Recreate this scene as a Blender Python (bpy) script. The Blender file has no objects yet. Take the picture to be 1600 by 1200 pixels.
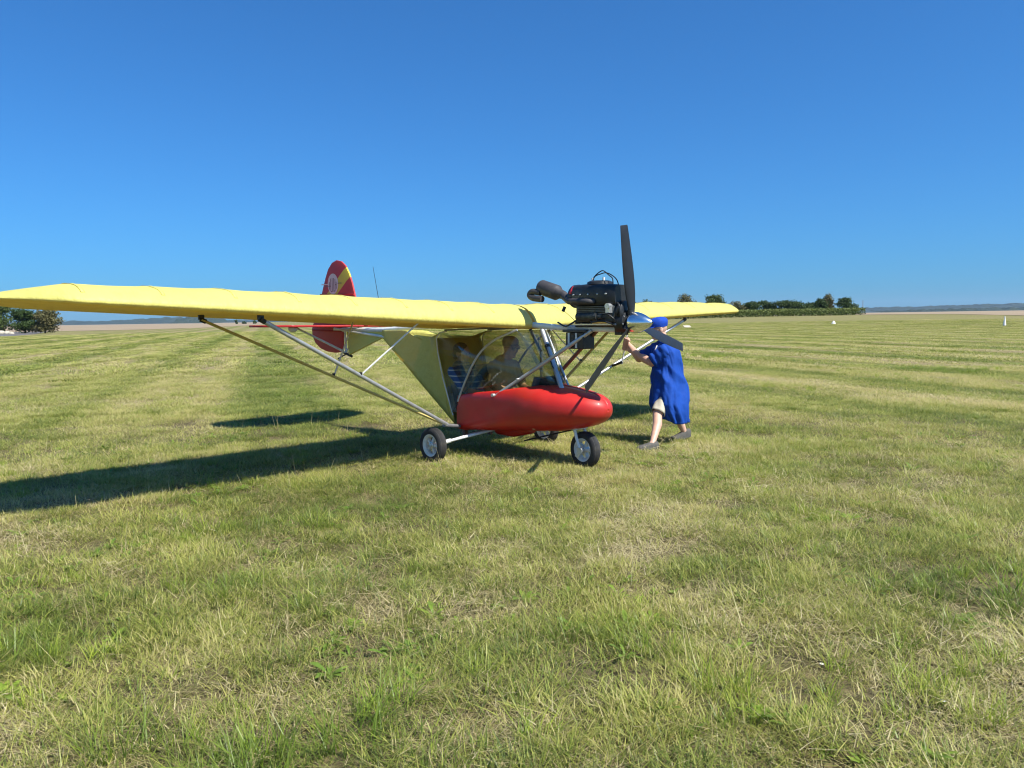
import bpy, bmesh, math, random
import numpy as np
from mathutils import Vector, Matrix, Euler, noise as mnoise

R = math.radians
random.seed(7)
rng = np.random.default_rng(11)
scene = bpy.context.scene
COL = scene.collection

# ------------------------------------------------------------------ camera
CAM_H = 1.55
PITCH = math.atan(103 / 1200.0)
ROLL = R(0.6)
fwd = Vector((0, math.cos(PITCH), -math.sin(PITCH)))
rt = Vector((1, 0, 0))
dn = fwd.cross(rt)
cx_ = math.cos(ROLL) * rt + math.sin(ROLL) * dn
cd_ = -math.sin(ROLL) * rt + math.cos(ROLL) * dn
cam = bpy.data.cameras.new("camera")
cam.sensor_width = 36.0
cam.lens = 27.0
cam.clip_start = 0.05
cam.clip_end = 20000
cam_o = bpy.data.objects.new("camera", cam)
m3 = Matrix((cx_, -cd_, -fwd)).transposed()
cam_o.matrix_world = Matrix.Translation((0, 0, CAM_H)) @ m3.to_4x4()
COL.objects.link(cam_o)
scene.camera = cam_o

# ------------------------------------------------------------------ light
SUN_TO = Vector((0.60, -0.47, 1.0)).normalized()      # direction towards the sun
SUN_EL = math.asin(SUN_TO.z)
SUN_AZ = math.atan2(SUN_TO.x, SUN_TO.y)
world = bpy.data.worlds.new("World")
scene.world = world
world.use_nodes = True
wn = world.node_tree
wn.nodes.clear()
sky = wn.nodes.new("ShaderNodeTexSky")
sky.sky_type = 'NISHITA'
sky.sun_disc = False
sky.sun_elevation = SUN_EL
sky.sun_rotation = SUN_AZ
sky.altitude = 300
sky.air_density = 1.0
sky.dust_density = 1.6
sky.ozone_density = 3.0
bg = wn.nodes.new("ShaderNodeBackground")
bg.inputs["Strength"].default_value = 0.072
wo = wn.nodes.new("ShaderNodeOutputWorld")
# clear dry late-summer air: deeper blue, and a horizon band that stays narrow
stc = wn.nodes.new("ShaderNodeTexCoord")
sad = wn.nodes.new("ShaderNodeVectorMath")
sad.operation = 'ADD'
sad.inputs[1].default_value = (0, 0, 0.022)
snm = wn.nodes.new("ShaderNodeVectorMath")
snm.operation = 'NORMALIZE'
stint = wn.nodes.new("ShaderNodeMix")
stint.data_type = 'RGBA'
stint.blend_type = 'MULTIPLY'
stint.inputs[0].default_value = 1.0
stint.inputs[7].default_value = (0.30, 0.87, 1.42, 1)
wn.links.new(stc.outputs['Generated'], sad.inputs[0])
wn.links.new(sad.outputs[0], snm.inputs[0])
wn.links.new(snm.outputs[0], sky.inputs[0])
wn.links.new(sky.outputs[0], stint.inputs[6])
wn.links.new(stint.outputs[2], bg.inputs[0])
wn.links.new(bg.outputs[0], wo.inputs[0])
sun = bpy.data.lights.new("sun", 'SUN')
sun.energy = 5.0
sun.angle = R(0.53)
sun.color = (1.0, 0.95, 0.86)
sun_o = bpy.data.objects.new("sun", sun)
sun_o.rotation_euler = SUN_TO.to_track_quat('Z', 'Y').to_euler()
sun_o.location = SUN_TO * 60
COL.objects.link(sun_o)
scene.view_settings.view_transform = 'Standard'
scene.view_settings.look = 'None'
scene.view_settings.exposure = 0.65
scene.view_settings.gamma = 1.0
scene.view_settings.use_curve_mapping = False
scene.cycles.max_bounces = 5
scene.cycles.diffuse_bounces = 2
scene.cycles.glossy_bounces = 3
scene.cycles.transmission_bounces = 4
scene.cycles.transparent_max_bounces = 24
scene.cycles.volume_bounces = 0
scene.cycles.filter_width = 1.15
scene.cycles.use_denoising = True

# ------------------------------------------------------------------ materials
class NT:
    """small helper round a node tree"""
    def __init__(self, nt):
        self.nt = nt
    def n(self, typ, **kw):
        nd = self.nt.nodes.new(typ)
        for k, v in kw.items():
            if k.startswith('i_'):
                key = k[2:]
                key = int(key) if key.isdigit() else key
                nd.inputs[key].default_value = v
            else:
                setattr(nd, k, v)
        return nd
    def l(self, a, b):
        self.nt.links.new(a, b)
    def mix(self, fac, a, b, blend='MIX'):
        nd = self.nt.nodes.new("ShaderNodeMix")
        nd.data_type = 'RGBA'
        nd.blend_type = blend
        for sock, v in ((nd.inputs[0], fac), (nd.inputs[6], a), (nd.inputs[7], b)):
            if hasattr(v, 'is_linked'):
                self.l(v, sock)
            else:
                sock.default_value = v if not isinstance(v, tuple) or len(v) == 4 else (*v, 1)
        return nd.outputs[2]
    def math(self, op, a, b=0.0, clamp=False):
        nd = self.nt.nodes.new("ShaderNodeMath")
        nd.operation = op
        nd.use_clamp = clamp
        for s, v in ((nd.inputs[0], a), (nd.inputs[1], b)):
            if hasattr(v, 'is_linked'):
                self.l(v, s)
            else:
                s.default_value = v
        return nd.outputs[0]
    def noise(self, vec, scale, detail=3.0, rough=0.55, out='Fac'):
        nd = self.nt.nodes.new("ShaderNodeTexNoise")
        nd.inputs['Scale'].default_value = scale
        nd.inputs['Detail'].default_value = detail
        nd.inputs['Roughness'].default_value = rough
        if vec is not None:
            self.l(vec, nd.inputs['Vector'])
        return nd.outputs[out]
    def ramp(self, fac, stops):
        nd = self.nt.nodes.new("ShaderNodeValToRGB")
        e = nd.color_ramp.elements
        while len(e) < len(stops):
            e.new(0.5)
        for el, (p, c) in zip(e, stops):
            el.position = p
            el.color = (*c, 1) if isinstance(c, tuple) and len(c) == 3 else (c, c, c, 1) if not isinstance(c, tuple) else c
        self.l(fac, nd.inputs[0])
        return nd.outputs[0]

MATS = {}
def new_mat(name):
    m = bpy.data.materials.new(name)
    m.use_nodes = True
    m.node_tree.nodes.clear()
    t = NT(m.node_tree)
    out = t.n("ShaderNodeOutputMaterial")
    MATS[name] = m
    return m, t, out

def pbr(name, col, rough=0.5, metal=0.0, var=0.12, scale=18.0, bump=0.0, bscale=60.0, dirt=None, dirt_amt=0.35, coat=0.0, spec=0.5):
    """principled material with mottled colour, uneven gloss, optional relief and dirt"""
    m, t, out = new_mat(name)
    b = t.n("ShaderNodeBsdfPrincipled")
    b.inputs['Metallic'].default_value = metal
    b.inputs['Specular IOR Level'].default_value = spec
    b.inputs['Coat Weight'].default_value = coat
    b.inputs['Coat Roughness'].default_value = 0.12
    tc = t.n("ShaderNodeTexCoord")
    vec = tc.outputs['Object']
    f = t.noise(vec, scale, 5.0, 0.6)
    lo = tuple(c * (1 - var) for c in col)
    hi = tuple(min(1, c * (1 + var)) for c in col)
    c = t.ramp(f, [(0.3, lo), (0.7, hi)])
    if dirt is not None:
        f2 = t.noise(vec, scale * 0.35, 8.0, 0.7)
        mk = t.ramp(f2, [(0.5, 0.0), (0.75, 1.0)])
        c = t.mix(t.math('MULTIPLY', mk, dirt_amt), c, dirt)
    t.l(c, b.inputs['Base Color'])
    rr = t.ramp(t.noise(vec, scale * 1.7, 4.0), [(0.25, max(0.02, rough - 0.1)), (0.75, min(1, rough + 0.12))])
    t.l(rr, b.inputs['Roughness'])
    if bump > 0:
        bp = t.n("ShaderNodeBump")
        bp.inputs['Strength'].default_value = bump
        bp.inputs['Distance'].default_value = 0.01
        t.l(t.noise(vec, bscale, 4.0, 0.6), bp.inputs['Height'])
        t.l(bp.outputs[0], b.inputs['Normal'])
    t.l(b.outputs[0], out.inputs[0])
    return m

def fabric(name, col, rough=0.55, trans=0.35, tcol=None, dirt=(0.30, 0.25, 0.09), dirt_amt=0.25, wr=0.35):
    """coated sail cloth that lets some light through"""
    m, t, out = new_mat(name)
    b = t.n("ShaderNodeBsdfPrincipled")
    tc = t.n("ShaderNodeTexCoord")
    vec = tc.outputs['Object']
    f = t.noise(vec, 2.2, 6.0, 0.6)
    c = t.ramp(f, [(0.3, tuple(x * 0.93 for x in col)), (0.7, col)])
    mp = t.n("ShaderNodeMapping")
    mp.inputs['Scale'].default_value = (1.2, 5.0, 5.0)
    t.l(vec, mp.inputs[0])
    st = t.ramp(t.noise(mp.outputs[0], 1.7, 9.0, 0.72), [(0.52, 0.0), (0.8, 1.0)])
    c = t.mix(t.math('MULTIPLY', st, dirt_amt), c, dirt)
    t.l(c, b.inputs['Base Color'])
    b.inputs['Roughness'].default_value = rough
    b.inputs['Specular IOR Level'].default_value = 0.35
    mp2 = t.n("ShaderNodeMapping")
    mp2.inputs['Scale'].default_value = (1.0, 2.4, 1.5)
    mp2.inputs['Rotation'].default_value = (0.3, 0.2, 0.5)
    t.l(vec, mp2.inputs[0])
    wv = t.noise(mp2.outputs[0], 5.5, 3.0, 0.5)
    bp = t.n("ShaderNodeBump")
    bp.inputs['Strength'].default_value = wr
    bp.inputs['Distance'].default_value = 0.035
    t.l(wv, bp.inputs['Height'])
    t.l(bp.outputs[0], b.inputs['Normal'])
    tr = t.n("ShaderNodeBsdfTranslucent")
    tr.inputs[0].default_value = (*(tcol or col), 1)
    mx = t.n("ShaderNodeMixShader")
    mx.inputs[0].default_value = trans
    t.l(b.outputs[0], mx.inputs[1])
    t.l(tr.outputs[0], mx.inputs[2])
    t.l(mx.outputs[0], out.inputs[0])
    return m

fabric('yellow_cloth', (0.74, 0.70, 0.185), wr=0.45, dirt_amt=0.38, trans=0.22, tcol=(0.80, 0.45, 0.01))
fabric('red_cloth', (0.50, 0.022, 0.022), trans=0.16, tcol=(0.5, 0.02, 0.01), dirt=(0.2, 0.05, 0.04))
pbr('yellow_tape', (0.72, 0.67, 0.19), 0.6, 0, 0.08, 10)
pbr('red_gelcoat', (0.54, 0.018, 0.012), 0.46, var=0.10, scale=3.0, dirt=(0.26, 0.04, 0.025), dirt_amt=0.6, coat=0.08, bump=0.05, bscale=9)
pbr('alu_tube', (0.50, 0.52, 0.55), 0.38, 0.6, 0.12, 14, dirt=(0.28, 0.27, 0.26), dirt_amt=0.5)
pbr('white_tube', (0.72, 0.72, 0.70), 0.4, 0.0, 0.08, 12, dirt=(0.35, 0.32, 0.27), dirt_amt=0.5)
pbr('grey_tube', (0.22, 0.225, 0.235), 0.42, 0.2, 0.12, 12, dirt=(0.14, 0.13, 0.12))
pbr('strut_fairing', (0.52, 0.42, 0.14), 0.5, 0.0, 0.12, 12, dirt=(0.30, 0.25, 0.15), dirt_amt=0.5)
pbr('brown_shaded_tube', (0.17, 0.085, 0.06), 0.5, 0.1, 0.2, 14, dirt=(0.30, 0.24, 0.2))  # brown brackets; also the far engine brace, with its shade put into the colour
pbr('black_plastic', (0.014, 0.015, 0.016), 0.42, 0.0, 0.3, 20, dirt=(0.07, 0.065, 0.06), dirt_amt=0.45)
pbr('engine_alu', (0.055, 0.06, 0.058), 0.55, 0.35, 0.4, 24, dirt=(0.16, 0.15, 0.13), dirt_amt=0.6, bump=0.4, bscale=50)
pbr('fin_alu', (0.15, 0.155, 0.15), 0.5, 0.5, 0.3, 24, dirt=(0.05, 0.045, 0.04), dirt_amt=0.6)
pbr('bright_alu', (0.60, 0.61, 0.60), 0.35, 0.7, 0.15, 30)
pbr('exhaust_steel', (0.055, 0.050, 0.050), 0.62, 0.2, 0.3, 12, dirt=(0.13, 0.085, 0.07), dirt_amt=0.6)
pbr('spinner_alu', (0.80, 0.82, 0.85), 0.17, 1.0, 0.04, 8)
pbr('prop_carbon', (0.013, 0.016, 0.022), 0.45, 0.0, 0.15, 10, dirt=(0.04, 0.04, 0.045), dirt_amt=0.3)
pbr('rubber', (0.022, 0.022, 0.023), 0.75, 0.0, 0.2, 25, dirt=(0.13, 0.11, 0.08), dirt_amt=0.35, bump=0.15, bscale=90)
pbr('rim_white', (0.66, 0.65, 0.61), 0.45, 0.0, 0.08, 20, dirt=(0.30, 0.26, 0.19), dirt_amt=0.5)
pbr('red_plastic', (0.55, 0.03, 0.04), 0.4)
pbr('white_paint', (0.78, 0.77, 0.74), 0.5, 0, 0.06, 12, dirt=(0.45, 0.42, 0.36), dirt_amt=0.4)
pbr('emblem_cream', (0.66, 0.58, 0.52), 0.55, 0, 0.05)
pbr('emblem_grey', (0.20, 0.13, 0.12), 0.55, 0, 0.05)
pbr('seat_cloth', (0.035, 0.035, 0.04), 0.8, 0, 0.2, 30)
pbr('panel_grey', (0.05, 0.052, 0.056), 0.5)
pbr('coat_blue', (0.006, 0.056, 0.31), 0.78, 0, 0.10, 9, bump=0.6, bscale=14, spec=0.25)
pbr('cap_blue', (0.008, 0.055, 0.38), 0.8, 0, 0.10, 16, bump=0.4, bscale=40, spec=0.25)
pbr('skin', (0.60, 0.36, 0.26), 0.5, 0, 0.12, 16, dirt=(0.55, 0.25, 0.18), dirt_amt=0.4)
pbr('skin_pale', (0.70, 0.48, 0.38), 0.5, 0, 0.10, 16, dirt=(0.62, 0.36, 0.28), dirt_amt=0.4)
pbr('shorts_beige', (0.55, 0.49, 0.37), 0.85, 0, 0.1, 20, bump=0.3, bscale=30)
pbr('shoe_grey', (0.085, 0.08, 0.07), 0.8, 0, 0.2, 30)
pbr('shirt_white', (0.65, 0.65, 0.62), 0.8, 0, 0.06)
pbr('shirt_khaki', (0.42, 0.36, 0.26), 0.85, 0, 0.1, 16, bump=0.3, bscale=20)
pbr('cap_khaki', (0.40, 0.32, 0.21), 0.85, 0, 0.1, 20)
pbr('jeans', (0.05, 0.09, 0.19), 0.85, 0, 0.15, 20)
pbr('hair_dark', (0.035, 0.022, 0.015), 0.6, 0, 0.3, 60)
pbr('lens_dark', (0.01, 0.01, 0.012), 0.1)
pbr('bark', (0.09, 0.07, 0.05), 0.9, 0, 0.3, 6)
pbr('stubble', (0.29, 0.215, 0.13), 0.95, 0, 0.14, 0.06)
pbr('gravel_track', (0.13, 0.12, 0.11), 0.95, 0, 0.15, 0.3)
pbr('pale_rubble', (0.46, 0.41, 0.32), 0.9, 0, 0.2, 2.0)
pbr('lattice_steel', (0.30, 0.31, 0.33), 0.6, 0.3)

def striped_shirt():
    m, t, out = new_mat('shirt_blue_striped')
    b = t.n("ShaderNodeBsdfPrincipled", i_Roughness=0.85)
    tc = t.n("ShaderNodeTexCoord")
    sp = t.n("ShaderNodeSeparateXYZ")
    t.l(tc.outputs['Object'], sp.inputs[0])
    w = t.math('SINE', t.math('MULTIPLY', sp.outputs[2], 95.0))
    k = t.math('GREATER_THAN', w, 0.82)
    t.l(t.mix(k, (0.022, 0.075, 0.24), (0.35, 0.42, 0.5)), b.inputs['Base Color'])
    t.l(b.outputs[0], out.inputs[0])
striped_shirt()

def glass():
    m, t, out = new_mat('tinted_screen')
    tr = t.n("ShaderNodeBsdfTransparent")
    tr.inputs[0].default_value = (0.80, 0.80, 0.71, 1)
    gl = t.n("ShaderNodeBsdfGlossy")
    gl.inputs['Roughness'].default_value = 0.06
    gl.inputs['Color'].default_value = (0.9, 0.9, 0.9, 1)
    df = t.n("ShaderNodeBsdfDiffuse")
    df.inputs[0].default_value = (0.35, 0.33, 0.24, 1)
    lw = t.n("ShaderNodeLayerWeight")
    lw.inputs[0].default_value = 0.5
    frv = t.math('ADD', t.math('MULTIPLY', t.math('POWER', lw.outputs['Facing'], 4.0), 0.5), 0.055)
    mx = t.n("ShaderNodeMixShader")
    t.l(frv, mx.inputs[0])
    mx0 = t.n("ShaderNodeMixShader")
    tc = t.n("ShaderNodeTexCoord")
    hz = t.ramp(t.noise(tc.outputs['Object'], 4.0, 5.0, 0.6), [(0.35, 0.01), (0.75, 0.045)])
    t.l(hz, mx0.inputs[0])
    t.l(tr.outputs[0], mx0.inputs[1])
    t.l(df.outputs[0], mx0.inputs[2])
    t.l(mx0.outputs[0], mx.inputs[1])
    t.l(gl.outputs[0], mx.inputs[2])
    t.l(mx.outputs[0], out.inputs[0])
glass()

# mown field colour: shared by the ground sheet and by the blades
STRIPE_N = (0.951, 0.309, 0.0)      # across the mowing lanes
STRIPE_D = (-0.309, 0.951, 0.0)     # along them
def field_masks(t):
    g = t.n("ShaderNodeNewGeometry")
    pos = g.outputs['Position']
    du = t.n("ShaderNodeVectorMath", operation='DOT_PRODUCT')
    du.inputs[1].default_value = STRIPE_N
    t.l(pos, du.inputs[0])
    dv = t.n("ShaderNodeVectorMath", operation='DOT_PRODUCT')
    dv.inputs[1].default_value = STRIPE_D
    t.l(pos, dv.inputs[0])
    wob = t.math('MULTIPLY', t.math('SUBTRACT', t.noise(pos, 0.22, 2.0), 0.5), 0.6)
    u = t.math('ADD', du.outputs['Value'], wob)
    cb = t.n("ShaderNodeCombineXYZ")
    t.l(t.math('MULTIPLY', u, 0.42), cb.inputs[0])
    t.l(t.math('MULTIPLY', dv.outputs['Value'], 0.018), cb.inputs[1])
    lane = t.noise(cb.outputs[0], 1.0, 4.0, 0.65)            # uneven lanes
    wv = t.math('COSINE', t.math('MULTIPLY', t.math('SUBTRACT', u, 0.5), 2 * math.pi / 4.3))
    wv = t.math('SUBTRACT', 0.5, t.math('MULTIPLY', wv, 0.5))
    patch = t.noise(pos, 0.55, 5.0, 0.62)
    fine = t.noise(pos, 3.4, 5.0, 0.65)
    dry = t.math('ADD', t.math('MULTIPLY', lane, 1.15), t.math('MULTIPLY', wv, 0.36))
    dry = t.math('ADD', dry, t.math('MULTIPLY', patch, 0.40))
    dry = t.math('ADD', dry, t.math('MULTIPLY', fine, 0.45))
    return pos, dry, patch, fine

def mat_ground():
    m, t, out = new_mat('mown_ground')
    b = t.n("ShaderNodeBsdfPrincipled", i_Roughness=0.95)
    b.inputs['Specular IOR Level'].default_value = 0.1
    pos, dry, patch, fine = field_masks(t)
    c = t.ramp(t.math('MULTIPLY', dry, 0.6), [(0.44, (0.125, 0.165, 0.034)), (0.58, (0.215, 0.235, 0.062)),
                                             (0.70, (0.285, 0.255, 0.100)), (0.84, (0.37, 0.30, 0.155))])
    hf = t.noise(pos, 16.0, 6.0, 0.75)
    c = t.mix(t.ramp(hf, [(0.38, 0.75), (0.60, 0.0)]), c, (0.045, 0.045, 0.014))
    t.l(c, b.inputs['Base Color'])
    bp = t.n("ShaderNodeBump")
    bp.inputs['Strength'].default_value = 0.8
    bp.inputs['Distance'].default_value = 0.06
    t.l(t.noise(pos, 7.0, 8.0, 0.75), bp.inputs['Height'])
    t.l(bp.outputs[0], b.inputs['Normal'])
    t.l(b.outputs[0], out.inputs[0])
mat_ground()

def mat_blade(name, stops, trans=0.35, rough=0.5, kd=1.0):
    """blade: its own tint (vertex colour) shifted towards straw where the field is dry (stored with each clump)"""
    m, t, out = new_mat(name)
    at = t.n("ShaderNodeAttribute", attribute_name='tint')
    sp = t.n("ShaderNodeSeparateColor")
    t.l(at.outputs['Color'], sp.inputs[0])
    dr = t.n("ShaderNodeAttribute", attribute_name='dry', attribute_type='INSTANCER')
    k = t.math('ADD', t.math('MULTIPLY', dr.outputs['Fac'], kd), t.math('MULTIPLY', t.math('SUBTRACT', sp.outputs[0], 0.5), 0.62))
    c = t.ramp(k, stops)
    c = t.mix(t.math('MULTIPLY', sp.outputs[1], 0.40), c, (0.40, 0.39, 0.13))   # paler towards the tips
    b = t.n("ShaderNodeBsdfPrincipled", i_Roughness=rough)
    b.inputs['Specular IOR Level'].default_value = 0.35
    t.l(c, b.inputs['Base Color'])
    tr = t.n("ShaderNodeBsdfTranslucent")
    t.l(c, tr.inputs[0])
    mx = t.n("ShaderNodeMixShader")
    mx.inputs[0].default_value = trans
    t.l(b.outputs[0], mx.inputs[1])
    t.l(tr.outputs[0], mx.inputs[2])
    t.l(mx.outputs[0], out.inputs[0])
    return m
mat_blade('blade_turf', [(0.04, (0.065, 0.125, 0.015)), (0.30, (0.250, 0.312, 0.042)), (0.56, (0.48, 0.465, 0.115)), (0.90, (0.66, 0.54, 0.28))], 0.42, 0.42)
mat_blade('blade_lush', [(0.1, (0.13, 0.23, 0.018)), (0.5, (0.36, 0.46, 0.040)), (0.9, (0.60, 0.63, 0.11))], 0.48, 0.36, 0.7)
mat_blade('blade_straw', [(0.1, (0.26, 0.20, 0.09)), (0.5, (0.54, 0.45, 0.25)), (0.9, (0.76, 0.66, 0.44))], 0.2, 0.6, 0.8)
mat_blade('weed_leaf', [(0.1, (0.12, 0.22, 0.022)), (0.5, (0.28, 0.40, 0.038)), (0.9, (0.50, 0.52, 0.08))], 0.35, 0.42, 0.6)

def mat_leaf(name, cols, trans=0.3):
    m, t, out = new_mat(name)
    at = t.n("ShaderNodeAttribute", attribute_name='tint')
    sp = t.n("ShaderNodeSeparateColor")
    t.l(at.outputs['Color'], sp.inputs[0])
    n = len(cols)
    c = t.ramp(sp.outputs[0], [(i / (n - 1), c) for i, c in enumerate(cols)])
    b = t.n("ShaderNodeBsdfPrincipled", i_Roughness=0.6)
    b.inputs['Specular IOR Level'].default_value = 0.25
    t.l(c, b.inputs['Base Color'])
    tr = t.n("ShaderNodeBsdfTranslucent")
    t.l(c, tr.inputs[0])
    mx = t.n("ShaderNodeMixShader")
    mx.inputs[0].default_value = trans
    t.l(b.outputs[0], mx.inputs[1])
    t.l(tr.outputs[0], mx.inputs[2])
    t.l(mx.outputs[0], out.inputs[0])
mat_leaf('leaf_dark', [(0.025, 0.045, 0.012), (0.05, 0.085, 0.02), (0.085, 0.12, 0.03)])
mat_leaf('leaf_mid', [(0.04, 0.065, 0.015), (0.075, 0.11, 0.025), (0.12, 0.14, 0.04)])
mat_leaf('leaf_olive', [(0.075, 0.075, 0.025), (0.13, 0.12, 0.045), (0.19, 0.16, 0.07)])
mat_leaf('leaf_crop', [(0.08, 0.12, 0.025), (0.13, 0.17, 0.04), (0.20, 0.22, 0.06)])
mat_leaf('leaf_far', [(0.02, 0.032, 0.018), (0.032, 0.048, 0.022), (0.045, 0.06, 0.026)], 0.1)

def mat_fin():
    """red fin cloth with a diagonal yellow band painted across it (object space: x forward, z up)"""
    m, t, out = new_mat('fin_cloth')
    tc = t.n("ShaderNodeTexCoord")
    sp = t.n("ShaderNodeSeparateXYZ")
    t.l(tc.outputs['Object'], sp.inputs[0])
    # band runs from low at the rear to high at the front
    d = t.math('SUBTRACT', sp.outputs[2], t.math('MULTIPLY', sp.outputs[0], 0.72))
    lo = t.math('GREATER_THAN', d, 4.245)
    hi = t.math('LESS_THAN', d, 4.455)
    up = t.math('GREATER_THAN', sp.outputs[2], 1.80)
    k = t.math('MULTIPLY', t.math('MULTIPLY', lo, hi), up)
    f = t.noise(tc.outputs['Object'], 3.0, 6.0, 0.6)
    red = t.ramp(f, [(0.3, (0.50, 0.040, 0.040)), (0.7, (0.60, 0.050, 0.048))])
    yel = t.ramp(f, [(0.3, (0.66, 0.54, 0.05)), (0.7, (0.74, 0.62, 0.06))])
    c = t.mix(k, red, yel)
    b = t.n("ShaderNodeBsdfPrincipled", i_Roughness=0.5)
    t.l(c, b.inputs['Base Color'])
    tr = t.n("ShaderNodeBsdfTranslucent")
    t.l(c, tr.inputs[0])
    mx = t.n("ShaderNodeMixShader")
    mx.inputs[0].default_value = 0.16
    t.l(b.outputs[0], mx.inputs[1])
    t.l(tr.outputs[0], mx.inputs[2])
    t.l(mx.outputs[0], out.inputs[0])
mat_fin()

# ------------------------------------------------------------------ mesh helpers
class MB:
    def __init__(self):
        self.v = []
        self.f = []
    def add(self, vs, fs):
        o = len(self.v)
        self.v += [tuple(p) for p in vs]
        self.f += [tuple(i + o for i in f) for f in fs]
        return self
    def box(self, c, s, rot=None):
        hx, hy, hz = s[0] / 2, s[1] / 2, s[2] / 2
        vs = [Vector((x, y, z)) for x in (-hx, hx) for y in (-hy, hy) for z in (-hz, hz)]
        if rot is not None:
            q = Euler(rot).to_matrix()
            vs = [q @ p for p in vs]
        vs = [p + Vector(c) for p in vs]
        return self.add(vs, [(0, 1, 3, 2), (4, 6, 7, 5), (0, 4, 5, 1), (2, 3, 7, 6), (0, 2, 6, 4), (1, 5, 7, 3)])
    def path(self, pts, rad, n=10, flat=1.0, cap=True):
        """tube through points; rad a number or one per point"""
        pts = [Vector(p) for p in pts]
        rads = rad if isinstance(rad, (list, tuple)) else [rad] * len(pts)
        vs, fs = [], []
        ref = None
        for i, p in enumerate(pts):
            a = pts[max(0, i - 1)]
            b = pts[min(len(pts) - 1, i + 1)]
            d = (b - a).normalized()
            if ref is None:
                ref = d.orthogonal().normalized()
                if abs(d.z) < 0.95:
                    ref = d.cross(Vector((0, 0, 1))).normalized()
            ref = (ref - d * ref.dot(d)).normalized()
            w = d.cross(ref)
            for k in range(n):
                a_ = 2 * math.pi * k / n
                vs.append(p + ref * math.cos(a_) * rads[i] + w * math.sin(a_) * rads[i] * flat)
        for i in range(len(pts) - 1):
            for k in range(n):
                k2 = (k + 1) % n
                fs.append((i * n + k, i * n + k2, (i + 1) * n + k2, (i + 1) * n + k))
        if cap:
            fs.append(tuple(range(n - 1, -1, -1)))
            fs.append(tuple((len(pts) - 1) * n + k for k in range(n)))
        return self.add(vs, fs)
    def lathe(self, prof, origin=(0, 0, 0), axis='X', n=32, close=False):
        """prof: list of (along, radius)"""
        vs, fs = [], []
        for a, r in prof:
            for k in range(n):
                t = 2 * math.pi * k / n
                c, s = r * math.cos(t), r * math.sin(t)
                p = {'X': (a, c, s), 'Y': (s, a, c), 'Z': (c, s, a)}[axis]
                vs.append(Vector(p) + Vector(origin))
        m = len(prof)
        for i in range(m if close else m - 1):
            j = (i + 1) % m
            for k in range(n):
                k2 = (k + 1) % n
                fs.append((i * n + k, j * n + k, j * n + k2, i * n + k2))
        if not close:
            if prof[0][1] > 1e-4:
                fs.append(tuple(range(n)))
            if prof[-1][1] > 1e-4:
                fs.append(tuple((m - 1) * n + k for k in range(n - 1, -1, -1)))
        return self.add(vs, fs)
    def loft(self, secs, closed=True, caps=True):
        n = len(secs[0])
        vs = [p for s in secs for p in s]
        fs = []
        for i in range(len(secs) - 1):
            for k in range(n if closed else n - 1):
                k2 = (k + 1) % n
                fs.append((i * n + k, i * n + k2, (i + 1) * n + k2, (i + 1) * n + k))
        if caps and closed:
            fs.append(tuple(range(n - 1, -1, -1)))
            fs.append(tuple((len(secs) - 1) * n + k for k in range(n)))
        return self.add(vs, fs)
    def ell(self, c, r, nu=16, nv=10, rot=None):
        q = Euler(rot).to_matrix() if rot is not None else Matrix.Identity(3)
        vs = [Vector(c) + q @ Vector((0, 0, -r[2]))]
        for j in range(1, nv):
            ph = -math.pi / 2 + math.pi * j / nv
            for i in range(nu):
                th = 2 * math.pi * i / nu
                vs.append(Vector(c) + q @ Vector((r[0] * math.cos(ph) * math.cos(th), r[1] * math.cos(ph) * math.sin(th), r[2] * math.sin(ph))))
        vs.append(Vector(c) + q @ Vector((0, 0, r[2])))
        fs = []
        for i in range(nu):
            fs.append((0, 1 + (i + 1) % nu, 1 + i))
            top = len(vs) - 1
            b = 1 + (nv - 2) * nu
            fs.append((top, b + i, b + (i + 1) % nu))
        for j in range(nv - 2):
            for i in range(nu):
                a = 1 + j * nu
                fs.append((a + i, a + (i + 1) % nu, a + nu + (i + 1) % nu, a + nu + i))
        return self.add(vs, fs)
    def limb(self, p0, p1, r0, r1, n=14):
        """tapered capsule"""
        p0, p1 = Vector(p0), Vector(p1)
        d = (p1 - p0).normalized()
        pts, rr = [], []
        for k in range(5):
            a = math.pi / 2 * (1 - k / 4)
            pts.append(p0 - d * r0 * math.sin(a)); rr.append(max(0.0015, r0 * math.cos(a)))
        for k in range(5):
            a = math.pi / 2 * (k / 4)
            pts.append(p1 + d * r1 * math.sin(a)); rr.append(max(0.0015, r1 * math.cos(a)))
        return self.path(pts, rr, n)

def obj(name, mb, mat, parent=None, smooth=True, bevel=0.0, solid=0.0, sub=0, angle=35, loc=None):
    me = bpy.data.meshes.new(name)
    me.from_pydata([tuple(p) for p in mb.v], [], mb.f)
    me.validate()
    bm = bmesh.new()
    bm.from_mesh(me)
    bmesh.ops.recalc_face_normals(bm, faces=bm.faces)
    bm.to_mesh(me)
    bm.free()
    me.materials.append(MATS[mat])
    if smooth:
        me.polygons.foreach_set('use_smooth', [True] * len(me.polygons))
        me.set_sharp_from_angle(angle=R(angle))
    o = bpy.data.objects.new(name, me)
    COL.objects.link(o)
    if parent is not None:
        o.parent = parent
    if loc is not None:
        o.location = loc
    if solid:
        s = o.modifiers.new('solid', 'SOLIDIFY')
        s.thickness = solid
        s.offset = 0
    if sub:
        s = o.modifiers.new('sub', 'SUBSURF')
        s.levels = s.render_levels = sub
    if bevel:
        b = o.modifiers.new('bevel', 'BEVEL')
        b.width = bevel
        b.segments = 2
        b.limit_method = 'ANGLE'
        b.angle_limit = R(40)
    return o

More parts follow.
